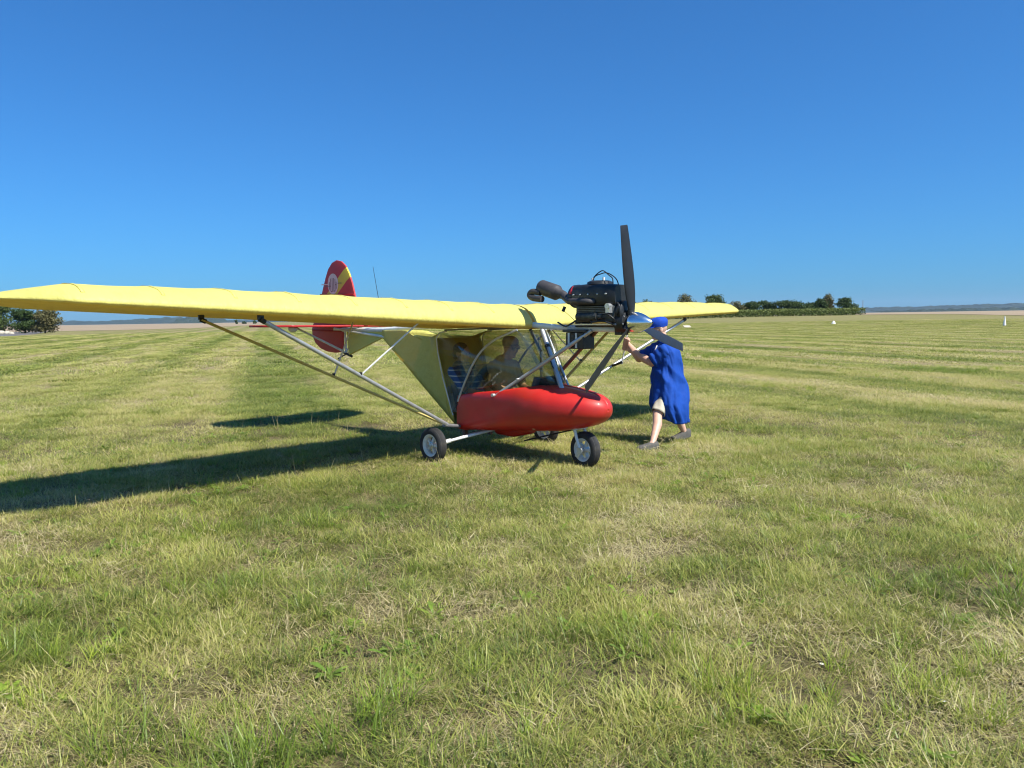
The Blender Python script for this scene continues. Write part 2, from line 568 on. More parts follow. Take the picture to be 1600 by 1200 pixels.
def remesh(o, vox, it=6):
    r = o.modifiers.new('remesh', 'REMESH')
    r.mode = 'VOXEL'
    r.voxel_size = vox
    r.use_smooth_shade = True
    s = o.modifiers.new('smooth', 'SMOOTH')
    s.factor = 0.5
    s.iterations = it

def tag(o, label=None, cat=None, group=None, kind=None):
    if label: o['label'] = label
    if cat: o['category'] = cat
    if group: o['group'] = group
    if kind: o['kind'] = kind
    return o

def empty(name, loc=(0, 0, 0), rot=(0, 0, 0), parent=None):
    o = bpy.data.objects.new(name, None)
    COL.objects.link(o)
    o.location = loc
    o.rotation_euler = rot
    o.empty_display_size = 0.2
    if parent is not None:
        o.parent = parent
    return o

def ss(a, b, x):
    t = np.clip((x - a) / (b - a), 0, 1)
    return t * t * (3 - 2 * t)

def gz(x, y):
    """height of the land: level airfield, falling away to the left and rising gently to the right"""
    r = np.hypot(x, y)
    return 0.0048 * x * ss(30, 160, r) + 1.0 * ss(60, 220, r) * ss(-20, 70, x)

# ------------------------------------------------------------------ ground and far fields
def build_ground():
    mb = MB()
    nseg = 160
    rad = [0.0] + list(np.geomspace(1.0, 9000, 90))
    vs = [(0, 0, 0)]
    for r in rad[1:]:
        for k in range(nseg):
            a = 2 * math.pi * k / nseg
            x, y = r * math.cos(a), r * math.sin(a)
            z = float(gz(x, y))
            if r < 60:
                z += 0.018 * mnoise.noise((x * 0.35, y * 0.35, 1.3))
            vs.append((x, y, z))
    fs = [(0, 1 + k, 1 + (k + 1) % nseg) for k in range(nseg)]
    for i in range(len(rad) - 2):
        a = 1 + i * nseg
        for k in range(nseg):
            k2 = (k + 1) % nseg
            fs.append((a + k, a + nseg + k, a + nseg + k2, a + k2))
    mb.add(vs, fs)
    tag(obj('ground', mb, 'mown_ground'), kind='structure')
build_ground()

def build_soil():
    mb = MB()
    nseg = 96
    rad = list(np.geomspace(0.8, 13, 40))
    vs = []
    for r in rad:
        for k in range(nseg):
            a = R(40) + R(100) * k / (nseg - 1)
            x, y = r * math.cos(a), r * math.sin(a)
            vs.append((x, y, float(gz(x, y)) + (0.018 * mnoise.noise((x * 0.35, y * 0.35, 1.3))) + 0.006 + 0.0006 * r))
    fs = [(i * nseg + k, (i + 1) * nseg + k, (i + 1) * nseg + k + 1, i * nseg + k + 1) for i in range(len(rad) - 1) for k in range(nseg - 1)]
    mb.add(vs, fs)
    tag(obj('topsoil', mb, 'soil_thatch'), kind='structure')
pbr('soil_thatch', (0.100, 0.082, 0.042), 0.95, 0, 0.5, 14.0, bump=0.6, bscale=30, dirt=(0.24, 0.19, 0.09), dirt_amt=0.7, spec=0.1)
build_soil()

def ground_z(x, y):
    return float(gz(x, y)) + (0.018 * mnoise.noise((x * 0.35, y * 0.35, 1.3)) if math.hypot(x, y) < 60 else 0)

def sheet(name, near, far, mat, off, n=40, m=24, wig=0.0):
    """field lying on the land between a near and a far edge"""
    def samp(pl, t):
        t *= len(pl) - 1
        i = min(int(t), len(pl) - 2)
        f = t - i
        return (pl[i][0] * (1 - f) + pl[i + 1][0] * f, pl[i][1] * (1 - f) + pl[i + 1][1] * f)
    mb = MB()
    vs = []
    for j in range(m + 1):
        s = (j / m) ** 2.2
        for i in range(n + 1):
            a = samp(near, i / n)
            b = samp(far, i / n)
            x, y = a[0] * (1 - s) + b[0] * s, a[1] * (1 - s) + b[1] * s
            if j == 0 and wig:
                y += wig * mnoise.noise((x * 0.2, 3.1, 0))
            vs.append((x, y, float(gz(x, y)) + off * (0.2 + 0.8 * min(1, j / 3))))
    fs = [(j * (n + 1) + i, j * (n + 1) + i + 1, (j + 1) * (n + 1) + i + 1, (j + 1) * (n + 1) + i) for j in range(m) for i in range(n)]
    mb.add(vs, fs)
    o = obj(name, mb, mat)
    return tag(o, kind='structure')
sheet('stubble_field', [(-330, 150), (-130, 180), (-98, 196), (-95, 235), (-150, 480)],
      [(-6000, 4000), (-3500, 5200), (-2900, 5600), (-2300, 5900), (-1900, 6000)], 'stubble', 0.25, wig=3)
sheet('stubble_field', [(66, 320), (82, 235), (96, 170), (84, 122), (230, 110)],
      [(1500, 5500), (2600, 5600), (3500, 5000), (4500, 4200), (6000, 2500)], 'stubble', 0.25, wig=3)
sheet('gravel_path', [(-160, 84), (-62, 88), (-84, 136), (-112, 186)], [(-200, 108), (-84, 116), (-104, 150), (-122, 192)], 'gravel_track', 0.06, m=6, wig=1)

# ------------------------------------------------------------------ far woods, hedges, crop, markers
def forest_ridge(name, pts, depth, label, seed, dist_noise=60.0):
    """wooded ridge seen as one mass: pts = (x, y, height of the canopy)"""
    mb = MB()
    n = 420
    rows = 9
    vs = []
    xs = np.linspace(0, 1, n)
    P = np.array(pts, float)
    tt = np.linspace(0, 1, len(P))
    X = np.interp(xs, tt, P[:, 0]); Y = np.interp(xs, tt, P[:, 1]); Hh = np.interp(xs, tt, P[:, 2])
    for j in range(rows):
        f = j / (rows - 1)
        prof = math.sin(math.pi * min(1.0, f * 0.62 + 0.0)) if f > 0 else 0
        for i in range(n):
            x, y = X[i], Y[i] + depth * f
            nz = mnoise.fractal((x / dist_noise + seed, y / dist_noise, seed), 1.0, 2.0, 5)
            h = Hh[i] * prof * (0.86 + 0.26 * nz) + (3.0 * nz if 0 < f else 0)
            vs.append((x, y, float(gz(x, y)) + max(-0.5, h) - (0.6 if f == 0 else 0)))
    fs = [(j * n + i, j * n + i + 1, (j + 1) * n + i + 1, (j + 1) * n + i) for j in range(rows - 1) for i in range(n - 1)]
    mb.add(vs, fs)
    o = obj(name, mb, 'leaf_far', smooth=False)
    me = o.data
    ca = me.color_attributes.new('tint', 'FLOAT_COLOR', 'POINT')
    ca.data.foreach_set('color', np.repeat(rng.random((len(me.vertices), 1)), 4, axis=1).astype(np.float32).ravel())
    return tag(o, label, 'forest', kind='stuff')
forest_ridge('forest', [(1500, 4600, 14), (1900, 4500, 24), (2300, 4300, 34), (2800, 4200, 44), (3600, 4000, 52), (5200, 3600, 60)], 500,
             'blue wooded ridge on the horizon beyond the tan field', 3.0)
forest_ridge('forest', [(1250, 2600, 6), (1500, 2500, 10), (2100, 2400, 9), (2900, 2300, 8)], 90,
             'dark low tree line at the foot of the wooded ridge', 8.0, 25)
forest_ridge('forest', [(-4200, 4300, 34), (-2900, 4300, 26), (-2450, 4300, 22), (-2200, 4300, 34), (-2000, 4300, 38), (-1880, 4300, 18), (-1500, 4400, 12), (-900, 4600, 10), (0, 4800, 10), (1300, 4800, 14)], 400,
             'blue wooded ridge on the horizon beneath the long yellow wing', 5.0)
forest_ridge('forest', [(-1500, 3350, 3), (-1480, 3350, 26), (-1400, 3350, 34), (-1310, 3350, 32), (-1270, 3350, 3)], 120,
             'small flat-topped wood standing on the distant tan stubble field', 6.0, 40)

def leaf_cloud(lobes, n, size, seed, squash=0.9):
    """leaf-sized quads spread through several lobes, thinner near the rim"""
    r = np.random.default_rng(seed)
    vol = np.array([l[3] * l[4] * l[5] for l in lobes]) ** 0.7
    pick = r.choice(len(lobes), n, p=vol / vol.sum())
    L = np.array(lobes)[pick]
    d = r.normal(size=(n, 3)); d /= np.linalg.norm(d, axis=1)[:, None]
    rad = r.random(n) ** 0.45
    clump = np.array([0.78 + 0.45 * mnoise.noise(Vector(dd * 2.3) + Vector((seed, l[0], l[2]))) for dd, l in zip(d, L)])
    rad = rad * clump
    c = L[:, :3] + d * rad[:, None] * L[:, 3:6]
    keep = c[:, 2] > 0.05
    c, d, L, rad = c[keep], d[keep], L[keep], rad[keep]
    n = len(c)
    nrm = d * 0.7 + r.normal(size=(n, 3)) * 0.6
    nrm /= np.linalg.norm(nrm, axis=1)[:, None]
    a = np.cross(nrm, r.normal(size=(n, 3))); a /= np.linalg.norm(a, axis=1)[:, None]
    b = np.cross(nrm, a)
    s = size * (0.55 + 0.9 * r.random(n))[:, None]
    v = np.stack([c - a * s, c + b * s * 0.6, c + a * s, c - b * s * 0.6], axis=1).reshape(-1, 3)
    f = np.arange(4 * n).reshape(-1, 4)
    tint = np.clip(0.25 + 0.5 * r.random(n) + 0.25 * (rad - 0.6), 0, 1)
    return v, f, tint

def cloud_obj(name, v, f, tint, mat, parent=None, loc=None):
    me = bpy.data.meshes.new(name)
    me.from_pydata(v.tolist(), [], f.tolist())
    me.materials.append(MATS[mat])
    ca = me.color_attributes.new('tint', 'FLOAT_COLOR', 'POINT')
    k = len(v) // len(tint)
    cols = np.ones((len(v), 4), np.float32)
    cols[:, :3] = np.repeat(tint, k)[:, None]
    ca.data.foreach_set('color', cols.ravel())
    o = bpy.data.objects.new(name, me)
    COL.objects.link(o)
    if parent is not None: o.parent = parent
    if loc is not None: o.location = loc
    return o

def tree(name, x, y, h, w, mat, label, cat='tree', group=None, seed=1, low=0.12, n=2600, size=0.2):
    r = random.Random(seed)
    e = empty(name, (x, y, float(gz(x, y)) - 0.05), (0, 0, r.uniform(0, 6)))
    tag(e, label, cat, group)
    lobes = []
    for k in range(9):
        a = r.uniform(0, 6.28)
        q = r.uniform(0.1, 0.62) * w / 2
        z = h * r.uniform(low + 0.22, 0.80)
        s = r.uniform(0.34, 0.52)
        lobes.append((q * math.cos(a), q * math.sin(a), z, s * w * 0.6, s * w * 0.6, min(s * h * 0.5, h - z)))
    lobes.append((0, 0, h * 0.72, w * 0.28, w * 0.28, h * 0.28))
    lobes.append((0, 0, h * (low + 0.25), w * 0.42, w * 0.42, h * 0.28))
    mb = MB()
    mb.path([(0, 0, 0), (0.05, 0.02, h * 0.25), (-0.03, 0.05, h * 0.5), (0.02, 0, h * 0.8)], [0.035 * h, 0.028 * h, 0.018 * h, 0.006 * h], 8)
    for l in lobes[:6]:
        mb.path([(0, 0, h * 0.2), (l[0] * 0.5, l[1] * 0.5, l[2] * 0.7), (l[0], l[1], l[2])], [0.016 * h, 0.012 * h, 0.004 * h], 6)
    obj('trunk', mb, 'bark', e)
    v, f, t = leaf_cloud(lobes, n, size, seed)
    cloud_obj('crown', v, f, t, mat, e)
    return e

# hedge and trees by the crop, right of the aircraft
GT = 'trees and bushes along the crop edge'
tree('hedge_tree', 46.5, 208, 7.2, 8.0, 'leaf_olive', 'thin olive tree showing above the far yellow wing, nearer the engine', group=GT, seed=21, n=2200)
tree('hedge_tree', 54.5, 209, 6.6, 7.6, 'leaf_mid', 'round dense green tree above the far yellow wing tip', group=GT, seed=22, n=4200)
tree('bush', 60.3, 207, 4.7, 7.0, 'leaf_olive', 'brownish bush just past the far yellow wing tip', 'bush', GT, 23, 0.02, 3200)
BX = [(65.0, 4.5, 'first dark bush of the low hedge, next to the brownish bush'), (69.5, 4.3, 'second dark bush of the low hedge behind the crop'),
      (73.5, 4.6, 'middle dark bush of the low hedge behind the crop'), (77.0, 4.2, 'fourth dark bush of the low hedge behind the crop'),
      (80.2, 3.8, 'last dark bush of the low hedge, before the gap')]
for i, (bx, bh, lb) in enumerate(BX):
    tree('bush', bx, 207.5 + (i % 2), bh, 8.5, 'leaf_dark', lb, 'bush', GT, 30 + i, 0.0, 4200)
tree('hedge_tree', 82.0, 205, 4.9, 4.8, 'leaf_dark', 'small dark tree left of the brown-topped tree at the crop end', group=GT, seed=41, low=0.0, n=2600)
tree('hedge_tree', 85.0, 207, 6.6, 5.0, 'leaf_olive', 'brown-topped tree, tallest of the clump at the crop end', group=GT, seed=42, n=2600)
tree('hedge_tree', 88.6, 204, 5.2, 6.6, 'leaf_dark', 'wide dark tree ending the hedge towards the open tan field', group=GT, seed=43, low=0.0, n=4200)
tree('hedge_tree', 33.8, 214, 5.8, 4.2, 'leaf_mid', 'treetop just showing over the wing beside the upright propeller blade', group=GT, seed=44, n=1600)
tree('hedge_tree', 37.5, 214, 5.9, 4.2, 'leaf_mid', 'treetop just showing over the wing above the man in blue', group=GT, seed=45, n=1600)

# bushes at the left edge of the picture
GL = 'bushes beside the gravel track'
tree('bush', -101.0, 150, 7.2, 8.0, 'leaf_mid', 'tall light tree rising above the near wing tip', 'tree', GL, 51, 0.1, 3600)
tree('bush', -98.8, 146, 4.8, 9.0, 'leaf_mid', 'green bush under the near wing tip at the picture edge', 'bush', GL, 52, 0.0, 4200)
tree('bush', -94.0, 149, 5.2, 8.5, 'leaf_dark', 'dark bush in the middle of the clump by the gravel track', 'bush', GL, 53, 0.0, 4200)
tree('bush', -89.6, 148, 5.0, 7.6, 'leaf_olive', 'olive bush ending the clump towards the stubble field', 'bush', GL, 54, 0.0, 4200)

def far_tree_row():
    for i, (x, y, h, w, lb) in enumerate([(-214, 600, 3.8, 2.6, 'tiny far tree at the runway end, leftmost of three'),
                                          (-208, 600, 2.4, 4.0, 'tiny low far tree at the runway end, middle of three'),
                                          (-200, 600, 3.0, 3.2, 'tiny far tree at the runway end, rightmost of three')]):
        tree('far_tree', x, y, h, w, 'leaf_dark', lb, 'tree', 'far trees at the runway end', 60 + i, 0.0, 500, 0.5)
far_tree_row()

def crop_field():
    """tall leafy crop standing as one block"""
    r = np.random.default_rng(77)
    n = 15000
    u = r.random(n); w = r.random(n) ** 1.6
    x = 30 + 57.0 * u
    y = 186 + 3.0 * u + w * 12
    z = (1.75 + 0.25 * np.array([mnoise.noise((a * 0.4, b * 0.4, 0)) for a, b in zip(x, y)])) * r.random(n) ** 0.6
    c = np.stack([x, y, z + gz(x, y)], 1)
    d = r.normal(size=(n, 3)); d[:, 2] = d[:, 2] * 0.5 + 0.3; d /= np.linalg.norm(d, axis=1)[:, None]
    b = np.cross(d, r.normal(size=(n, 3))); b /= np.linalg.norm(b, axis=1)[:, None]
    s = (0.16 + 0.22 * r.random(n))[:, None]
    v = np.stack([c - d * s, c + b * s * 0.4, c + d * s, c - b * s * 0.4], 1).reshape(-1, 3)
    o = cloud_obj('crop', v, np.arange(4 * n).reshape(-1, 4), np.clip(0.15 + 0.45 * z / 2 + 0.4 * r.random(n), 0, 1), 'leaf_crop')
    tag(o, 'strip of tall leafy green crop in front of the hedge', 'crop', kind='stuff')
crop_field()

def rubble():
    e = empty('rubble_heap', (-92.5, 139.5, float(gz(-92.5, 139.5))))
    tag(e, 'pale heap of rubble below the dark bushes', 'rubble heap')
    for i, (x, y, s, h) in enumerate([(0, 0, 0.75, 0.7), (0.9, 0.2, 0.6, 0.6), (1.7, 0.1, 0.5, 0.45), (-1.9, 0.3, 0.35, 0.3)]):
        mb = MB().ell((x, y, h * 0.4), (s, s * 0.8, h * 0.62), 14, 9)
        mb.v = [tuple(Vector(p) * (1 + 0.16 * mnoise.noise(Vector(p) * 2.1 + Vector((i, 0, 0))))) for p in mb.v]
        obj('rock', mb, 'pale_rubble', e)
rubble()

def cone_marker(x, y, h, r0, r1, label):
    e = empty('runway_marker', (x, y, ground_z(x, y)))
    tag(e, label, 'marker', 'white markers along the runway edge')
    mb = MB().lathe([(0.03, r0), (h * 0.5, (r0 + r1) * 0.5), (h, r1), (h + 0.01, r1 * 0.5)], axis='Z', n=20)
    obj('cone', mb, 'white_paint', e)
    obj('base', MB().box((0, 0, 0.02), (r0 * 2.5, r0 * 2.5, 0.04)), 'black_plastic', e, bevel=0.01)
cone_marker(50.6, 79.0, 1.0, 0.16, 0.035, 'tall narrow white cone on the grass near the picture edge')
cone_marker(42.8, 102.3, 0.40, 0.30, 0.09, 'low white cone on the grass in front of the crop end')
e = empty('marker_board', (21.9, 96, ground_z(21.9, 96)), (0, 0, 0.3))
tag(e, 'small pale board lying on the grass behind the man in blue', 'marker')
obj('board', MB().box((0, 0, 0.16), (0.95, 0.5, 0.05), (0.5, 0, 0)), 'pale_rubble', e, bevel=0.01)
obj('foot', MB().box((0.3, 0.1, 0.08), (0.08, 0.4, 0.16)), 'black_plastic', e, bevel=0.005)

def lattice_mast(x, y, h):
    e = empty('lattice_mast', (x, y, float(gz(x, y))))
    tag(e, 'thin lattice mast on the horizon past the last hedge tree', 'mast')
    mb = MB()
    b = 1.6
    for sx, sy in ((1, 1), (1, -1), (-1, 1), (-1, -1)):
        mb.path([(sx * b, sy * b, 0), (sx * 0.25, sy * 0.25, h)], 0.16, 5)
    for k in range(7):
        z0, z1 = h * k / 7, h * (k + 1) / 7
        w0, w1 = b + (0.25 - b) * k / 7, b + (0.25 - b) * (k + 1) / 7
        mb.path([(-w0, -w0, z0), (w1, -w1, z1)], 0.09, 4).path([(w0, w0, z0), (-w1, w1, z1)], 0.09, 4)
    obj('lattice', mb, 'lattice_steel', e)
    obj('cross_arm', MB().path([(-4, 0, h * 0.86), (4, 0, h * 0.86)], 0.2, 5), 'lattice_steel', e)
lattice_mast(770, 1690, 28)

# ------------------------------------------------------------------ the aircraft (x forward, y to its left, z up)
AO = Vector((-0.224, 8.889, 0.0))
AH = R(-45.0)
BANK = R(-0.5)
plane = empty('ultralight_aircraft', AO, (BANK, 0, AH))
tag(plane, 'yellow high-wing ultralight aircraft with red nose pod standing on mown grass', 'aircraft')
PM = Matrix.Translation(AO) @ Euler((BANK, 0, AH)).to_matrix().to_4x4()
def AW(p):
    return PM @ Vector(p)

LE_X, CHORD = 0.66, 1.56
def wing_z(y):
    return 1.425 + 0.045 * abs(y)
def wing_t(y):
    return float(np.interp(abs(y), [0, 1, 2, 3.4, 4.46], [1.10, 1.0, 0.92, 0.82, 0.64]))
AF_TOP = [(0.0, .045), (.005, .075), (.018, .108), (.040, .147), (.078, .196), (.090, .207), (.14, .234), (.21, .254), (.30, .262), (.42, .250), (.56, .213), (.72, .150), (.86, .082), (1.0, .012)]
AF_BOT = [(1.0, 0.0), (.85, 0.006), (.65, .014), (.40, .016), (.18, .008), (.07, .001), (.035, 0.0), (.014, .010), (.003, .030)]
def wing(s):
    ribs = [0.02, 0.55, 1.12, 1.68, 2.24, 2.80, 3.36, 3.92, 4.46]
    ys = []
    for a, b in zip(ribs[:-1], ribs[1:]):
        for k in range(7):
            ys.append((a + (b - a) * k / 7, k / 7))
    ys.append((4.46, 0.0))
    for k in range(1, 10):
        ys.append((4.46 + 0.50 * k / 9, 0.0))
    secs = []
    for y, fr in ys:
        t = wing_t(y)
        lex, ch = LE_X, CHORD
        tipf = max(0.0, (y - 4.46) / 0.50)
        if tipf > 0:
            t *= max(0.10, (1 - tipf) ** 0.75 * 0.92 + 0.08 * (1 - tipf))
            lex -= 0.62 * tipf ** 1.6
            ch = CHORD - 0.62 * tipf ** 1.6 - 0.12 * tipf ** 2
        sag = math.sin(math.pi * fr) ** 0.7
        sec = []
        for q, (u, z) in enumerate(AF_TOP + AF_BOT):
            zz = z * t
            if q < len(AF_TOP):
                w = min(1.0, u / 0.10) * (1 - 0.4 * u)
                zz -= 0.011 * sag * w * (0.7 + 0.6 * mnoise.noise((y * 1.1, u * 3, s * 4.0)))
                zz += 0.007 * mnoise.noise((y * 2.6, u * 6.0, s * 7.0)) * w + 0.004 * mnoise.noise((y * 6.0 + u * 14, u * 9.0, s * 2.0)) * w
            elif 0.1 < u < 0.95:
                zz += 0.010 * sag + 0.004 * mnoise.noise((y * 2.1, u * 5.0, s * 3.0))
            tip_up = 0.035 * tipf
            sec.append((lex - u * ch, s * y, wing_z(y) + zz + tip_up))
        secs.append(sec)
    lab = 'long yellow wing reaching towards the picture edge' if s < 0 else 'far yellow wing behind the engine'
    mb = MB().loft(secs)
    o = obj('wing', mb, 'yellow_cloth', plane, angle=50)
    o['label'] = lab
    # sewn rib tapes lying on the cloth
    nt_ = len(AF_TOP)
    for j, (y, fr) in enumerate(ys):
        if fr == 0.0 and 0.1 < y <= 4.46:
            top_ = secs[j][3:nt_]
            tp = MB().loft([[(p[0], p[1] - 0.013, p[2] + 0.0022) for q, p in enumerate(top_)], [(p[0], p[1] + 0.013, p[2] + 0.0022) for q, p in enumerate(top_)]], closed=False)
            obj('rib_tape', tp, 'yellow_cloth', o, solid=0.001)
    return o
wings = {s: wing(s) for s in (-1, 1)}

# wing struts
LOW = (0.03, 0.73, 0.39)
FS = (0.57, 3.15, wing_z(3.15) - 0.035)
RS = (-0.57, 3.15, wing_z(3.15) - 0.03)
def lerp(a, b, t):
    return tuple(a[i] + (b[i] - a[i]) * t for i in range(3))
def my(p, s):
    return (p[0], p[1] * s, p[2])
JURY = {}
for s in (-1, 1):
    low2 = (LOW[0] - 0.05, LOW[1], LOW[2])
    fm = 'alu_tube'
    o = obj('wing_strut', MB().path([my(LOW, s), my(FS, s)], 0.0195, 12, 1.0), fm, plane)
    o2 = obj('wing_strut', MB().path([my(low2, s), my(RS, s)], 0.025, 14, 0.55), 'strut_fairing', plane)
    o2['label'] = 'rear strut in a yellowish streamlined fairing'
    for top, par in ((FS, o), (RS, o2)):
        d = (Vector(top) - Vector(LOW)).normalized()
        obj('fitting', MB().path([my(Vector(top) - d * 0.045, s), my(Vector(top) + d * 0.01, s)], 0.022, 10).box(my((top[0], top[1] + 0.0, top[2] + 0.022), s), (0.022, 0.05, 0.045)), 'black_plastic', par)
    jt = 0.54 if s < 0 else 0.47
    jf0, jf1 = lerp(LOW, FS, jt), (0.57, 1.52 if s < 0 else 1.86, wing_z(1.7) + 0.005)
    if s > 0:
        jf0 = (jf0[0] + 0.15, jf0[1] + 0.02, jf0[2] + 0.03)
    jr0, jr1 = lerp(low2, RS, 0.50), (-0.57, 1.52, wing_z(1.52) + 0.01)
    JURY[s] = (my(jf0, s), my(jf1, s))
    obj('jury_strut', MB().path([my(jf0, s), my(jf1, s)], 0.0085, 8), 'white_tube', plane)
    obj('jury_strut', MB().path([my(jr0, s), my(jr1, s)], 0.009, 8), 'white_tube', plane)
    c0 = lerp(LOW, FS, jt)
    obj('strut_clamp', MB().path([my(c0, s), my(Vector(jf0) + Vector((0.012, 0, 0.03)), s)], 0.016, 10), 'black_plastic', o)
    c0 = lerp(low2, RS, 0.50)
    obj('strut_clamp', MB().path([my(c0, s), my(Vector(jr0) + Vector((0.0, 0, 0.035)), s)], 0.015, 10), 'black_plastic', o2)
    # cross tube carrying the strut feet, and its dark bracket
    obj('cross_tube', MB().path([my((LOW[0] - 0.02, LOW[1] + 0.03, LOW[2] - 0.005), s), my((-0.22, 0.28, 0.30), s)], 0.02, 10), 'grey_tube', plane)

# keel boom from engine to tail
keel = MB().path([(1.84, 0, 1.425), (1.0, 0, 1.445), (0.6, 0, 1.475), (-0.9, 0, 1.47), (-2.12, 0, 1.41), (-3.34, 0, 1.41)], 0.032, 14)
obj('keel_boom', keel, 'white_tube', plane)
obj('tail_tube', MB().path([(-2.08, -0.02, 1.315), (-3.33, -0.02, 1.425)], 0.018, 10), 'white_tube', plane)

# rear fuselage cloth
def side_panel(s):
    F = [(-0.46, 0.35, 1.405), (-0.60, 0.36, 1.33), (-0.535, 0.36, 1.12), (-0.43, 0.36, 0.80), (-0.315, 0.345, 0.43), (-0.36, 0.28, 0.315)]
    B = [(-2.13, 0.030, 1.405), (-2.13, 0.034, 1.385), (-2.13, 0.034, 1.365), (-2.13, 0.034, 1.345), (-2.13, 0.032, 1.325), (-2.13, 0.028, 1.30)]
    secs = []
    n = 14
    for k in range(n + 1):
        t = k / n
        sec = []
        for q, (a, b) in enumerate(zip(F, B)):
            p = Vector(a).lerp(Vector(b), t)
            if q == 0:
                p.z -= 0.115 * math.sin(math.pi * min(1, t * 1.7)) ** 1.2 if t < 0.59 else 0.0
            if q in (1, 2, 3, 4):
                p.y -= 0.035 * math.sin(math.pi * t)
            p.y += 0.006 * mnoise.noise((t * 5, q * 0.9, s * 2))
            sec.append((p.x, p.y * s, p.z))
        secs.append(sec)
    return secs
for s in (-1, 1):
    o = obj('fuselage_cloth', MB().loft(side_panel(s), closed=False), 'yellow_cloth', plane, solid=0.003, angle=60)
lowL, lowR = [x[-1] for x in side_panel(1)], [x[-1] for x in side_panel(-1)]
obj('belly_cloth', MB().loft([lowL, lowR], closed=False), 'yellow_cloth', plane, solid=0.003)
obj('bulkhead_cloth', MB().add([(-0.62, -0.345, 1.32), (-0.62, 0.345, 1.32), (-0.42, 0.33, 0.45), (-0.42, -0.33, 0.45)], [(0, 1, 2, 3)]), 'yellow_cloth', plane, solid=0.003)
# piping round the rear of the side windows
for s in (-1, 1):
    obj('window_piping', MB().path([my(p, s) for p in [(-0.40, 0.362, 1.40), (-0.52, 0.364, 1.385), (-0.578, 0.366, 1.32), (-0.555, 0.366, 1.15), (-0.47, 0.366, 0.86), (-0.31, 0.352, 0.43)]], 0.008, 8), 'white_tube', plane)

# red nose pod
def pod():
    S = [(-0.24, .262, .70, .350, 30), (-0.15, .262, .715, .372, 31), (0.0, .282, .745, .390, 32), (0.25, .295, .79, .402, 32), (0.5, .308, .835, .405, 33),
         (0.72, .322, .875, .395, 38), (0.84, .332, .865, .388, 48), (0.92, .340, .845, .38, 68), (0.99, .348, .832, .372, 89), (1.12, .355, .822, .350, 90), (1.25, .38, .808, .322, 90), (1.38, .408, .790, .284, 90),
         (1.5, .442, .765, .232, 90), (1.585, .479, .735, .178, 90), (1.64, .515, .70, .122, 90), (1.668, .552, .665, .072, 90), (1.679, .59, .63, .026, 90), (1.681, .609, .611, .001, 90)]
    secs = []
    n = 22
    for x, zb, zt, hy, om in S:
        zc, hz = (zb + zt) / 2, (zt - zb) / 2
        e = 2 / float(np.interp(x, [-0.24, 0.6, 1.3], [8.0, 3.4, 2.4]))
        sec = []
        for k in range(-n, n + 1):
            th = R(-90 + (om + 90) * abs(k) / n)
            y = hy * max(0.0, math.cos(th)) ** e * (1 if k > 0 else -1)
            z = zc + hz * math.copysign(abs(math.sin(th)) ** e, math.sin(th))
            sec.append((x, y, z))
        secs.append(sec)
    mb = MB().loft(secs, closed=False)
    # rear bulkhead
    sec = secs[0]
    i0 = len(mb.v)
    mb.add([(sec[n][0] - 0.01, 0, 0.45)], [])
    for k in range(2 * n):
        mb.f.append((k, k + 1, i0))
    return mb
pod_o = obj('nose_pod', pod(), 'red_gelcoat', plane, solid=0.006, angle=70)
# keel fairing under the pod
obj('belly_fairing', MB().loft([[(x, -w, z1), (x, -w * 0.8, z0), (x, w * 0.8, z0), (x, w, z1)] for x, w, z0, z1 in ((0.05, .08, .265, .33), (0.15, .12, .225, .30), (0.42, .13, .22, .30), (0.62, .08, .27, .33))]), 'red_gelcoat', pod_o, bevel=0.02)
for y in (-0.20, 0.20):
    obj('bracket', MB().box((-0.27, y, 0.25), (0.05, 0.05, 0.20)), 'brown_shaded_tube', plane, bevel=0.006)

# cabin frame
def bez(pts, n=10):
    """Catmull-Rom through points"""
    P = [Vector(p) for p in pts]
    out = []
    for i in range(len(P) - 1):
        p0, p1, p2, p3 = P[max(0, i - 1)], P[i], P[i + 1], P[min(len(P) - 1, i + 2)]
        for k in range(n):
            t = k / n
            out.append(0.5 * ((2 * p1) + (-p0 + p2) * t + (2 * p0 - 5 * p1 + 4 * p2 - p3) * t * t + (-p0 + 3 * p1 - 3 * p2 + p3) * t ** 3))
    out.append(P[-1])
    return out
for s in (-1, 1):
    obj('door_frame_tube', MB().path(bez([my(p, s) for p in [(-0.21, 0.362, 0.60), (-0.08, 0.370, 0.82), (0.06, 0.372, 1.03), (0.22, 0.368, 1.20), (0.42, 0.345, 1.325), (0.66, 0.27, 1.42)]]), 0.0125, 10), 'alu_tube' if s < 0 else 'grey_tube', plane)
    obj('roof_rail', MB().path([my((-0.45, 0.345, 1.415), s), my((0.62, 0.28, 1.45), s)], 0.010, 8), 'grey_tube', plane)
    br = obj('engine_brace', MB().path([my((0.43, 0.385, 0.70), s), my((1.50, 0.045, 1.415), s)], 0.021, 12), 'alu_tube' if s < 0 else 'brown_shaded_tube', plane)  # far brace is the same tube, its shade painted in as brown
    obj('bolt', MB().path([my((0.43, 0.37, 0.715), s), my((0.43, 0.43, 0.715), s)], 0.018, 10), 'bright_alu', br)
    obj('bolt', MB().path([my((0.72, 0.26, 0.90), s), my((0.72, 0.345, 0.90), s)], 0.010, 8), 'bright_alu', br)
pst = obj('windscreen_post', MB().path([(0.69, 0.09, 1.42), (1.15, -0.10, 0.80)], 0.026, 12), 'alu_tube', plane)
obj('cable', MB().path(bez([(0.84, 0.0, 1.25), (0.88, -0.05, 1.235), (0.93, -0.04, 1.10), (0.99, -0.07, 1.03), (1.01, -0.03, 0.99)]), 0.006, 6), 'black_plastic', pst)
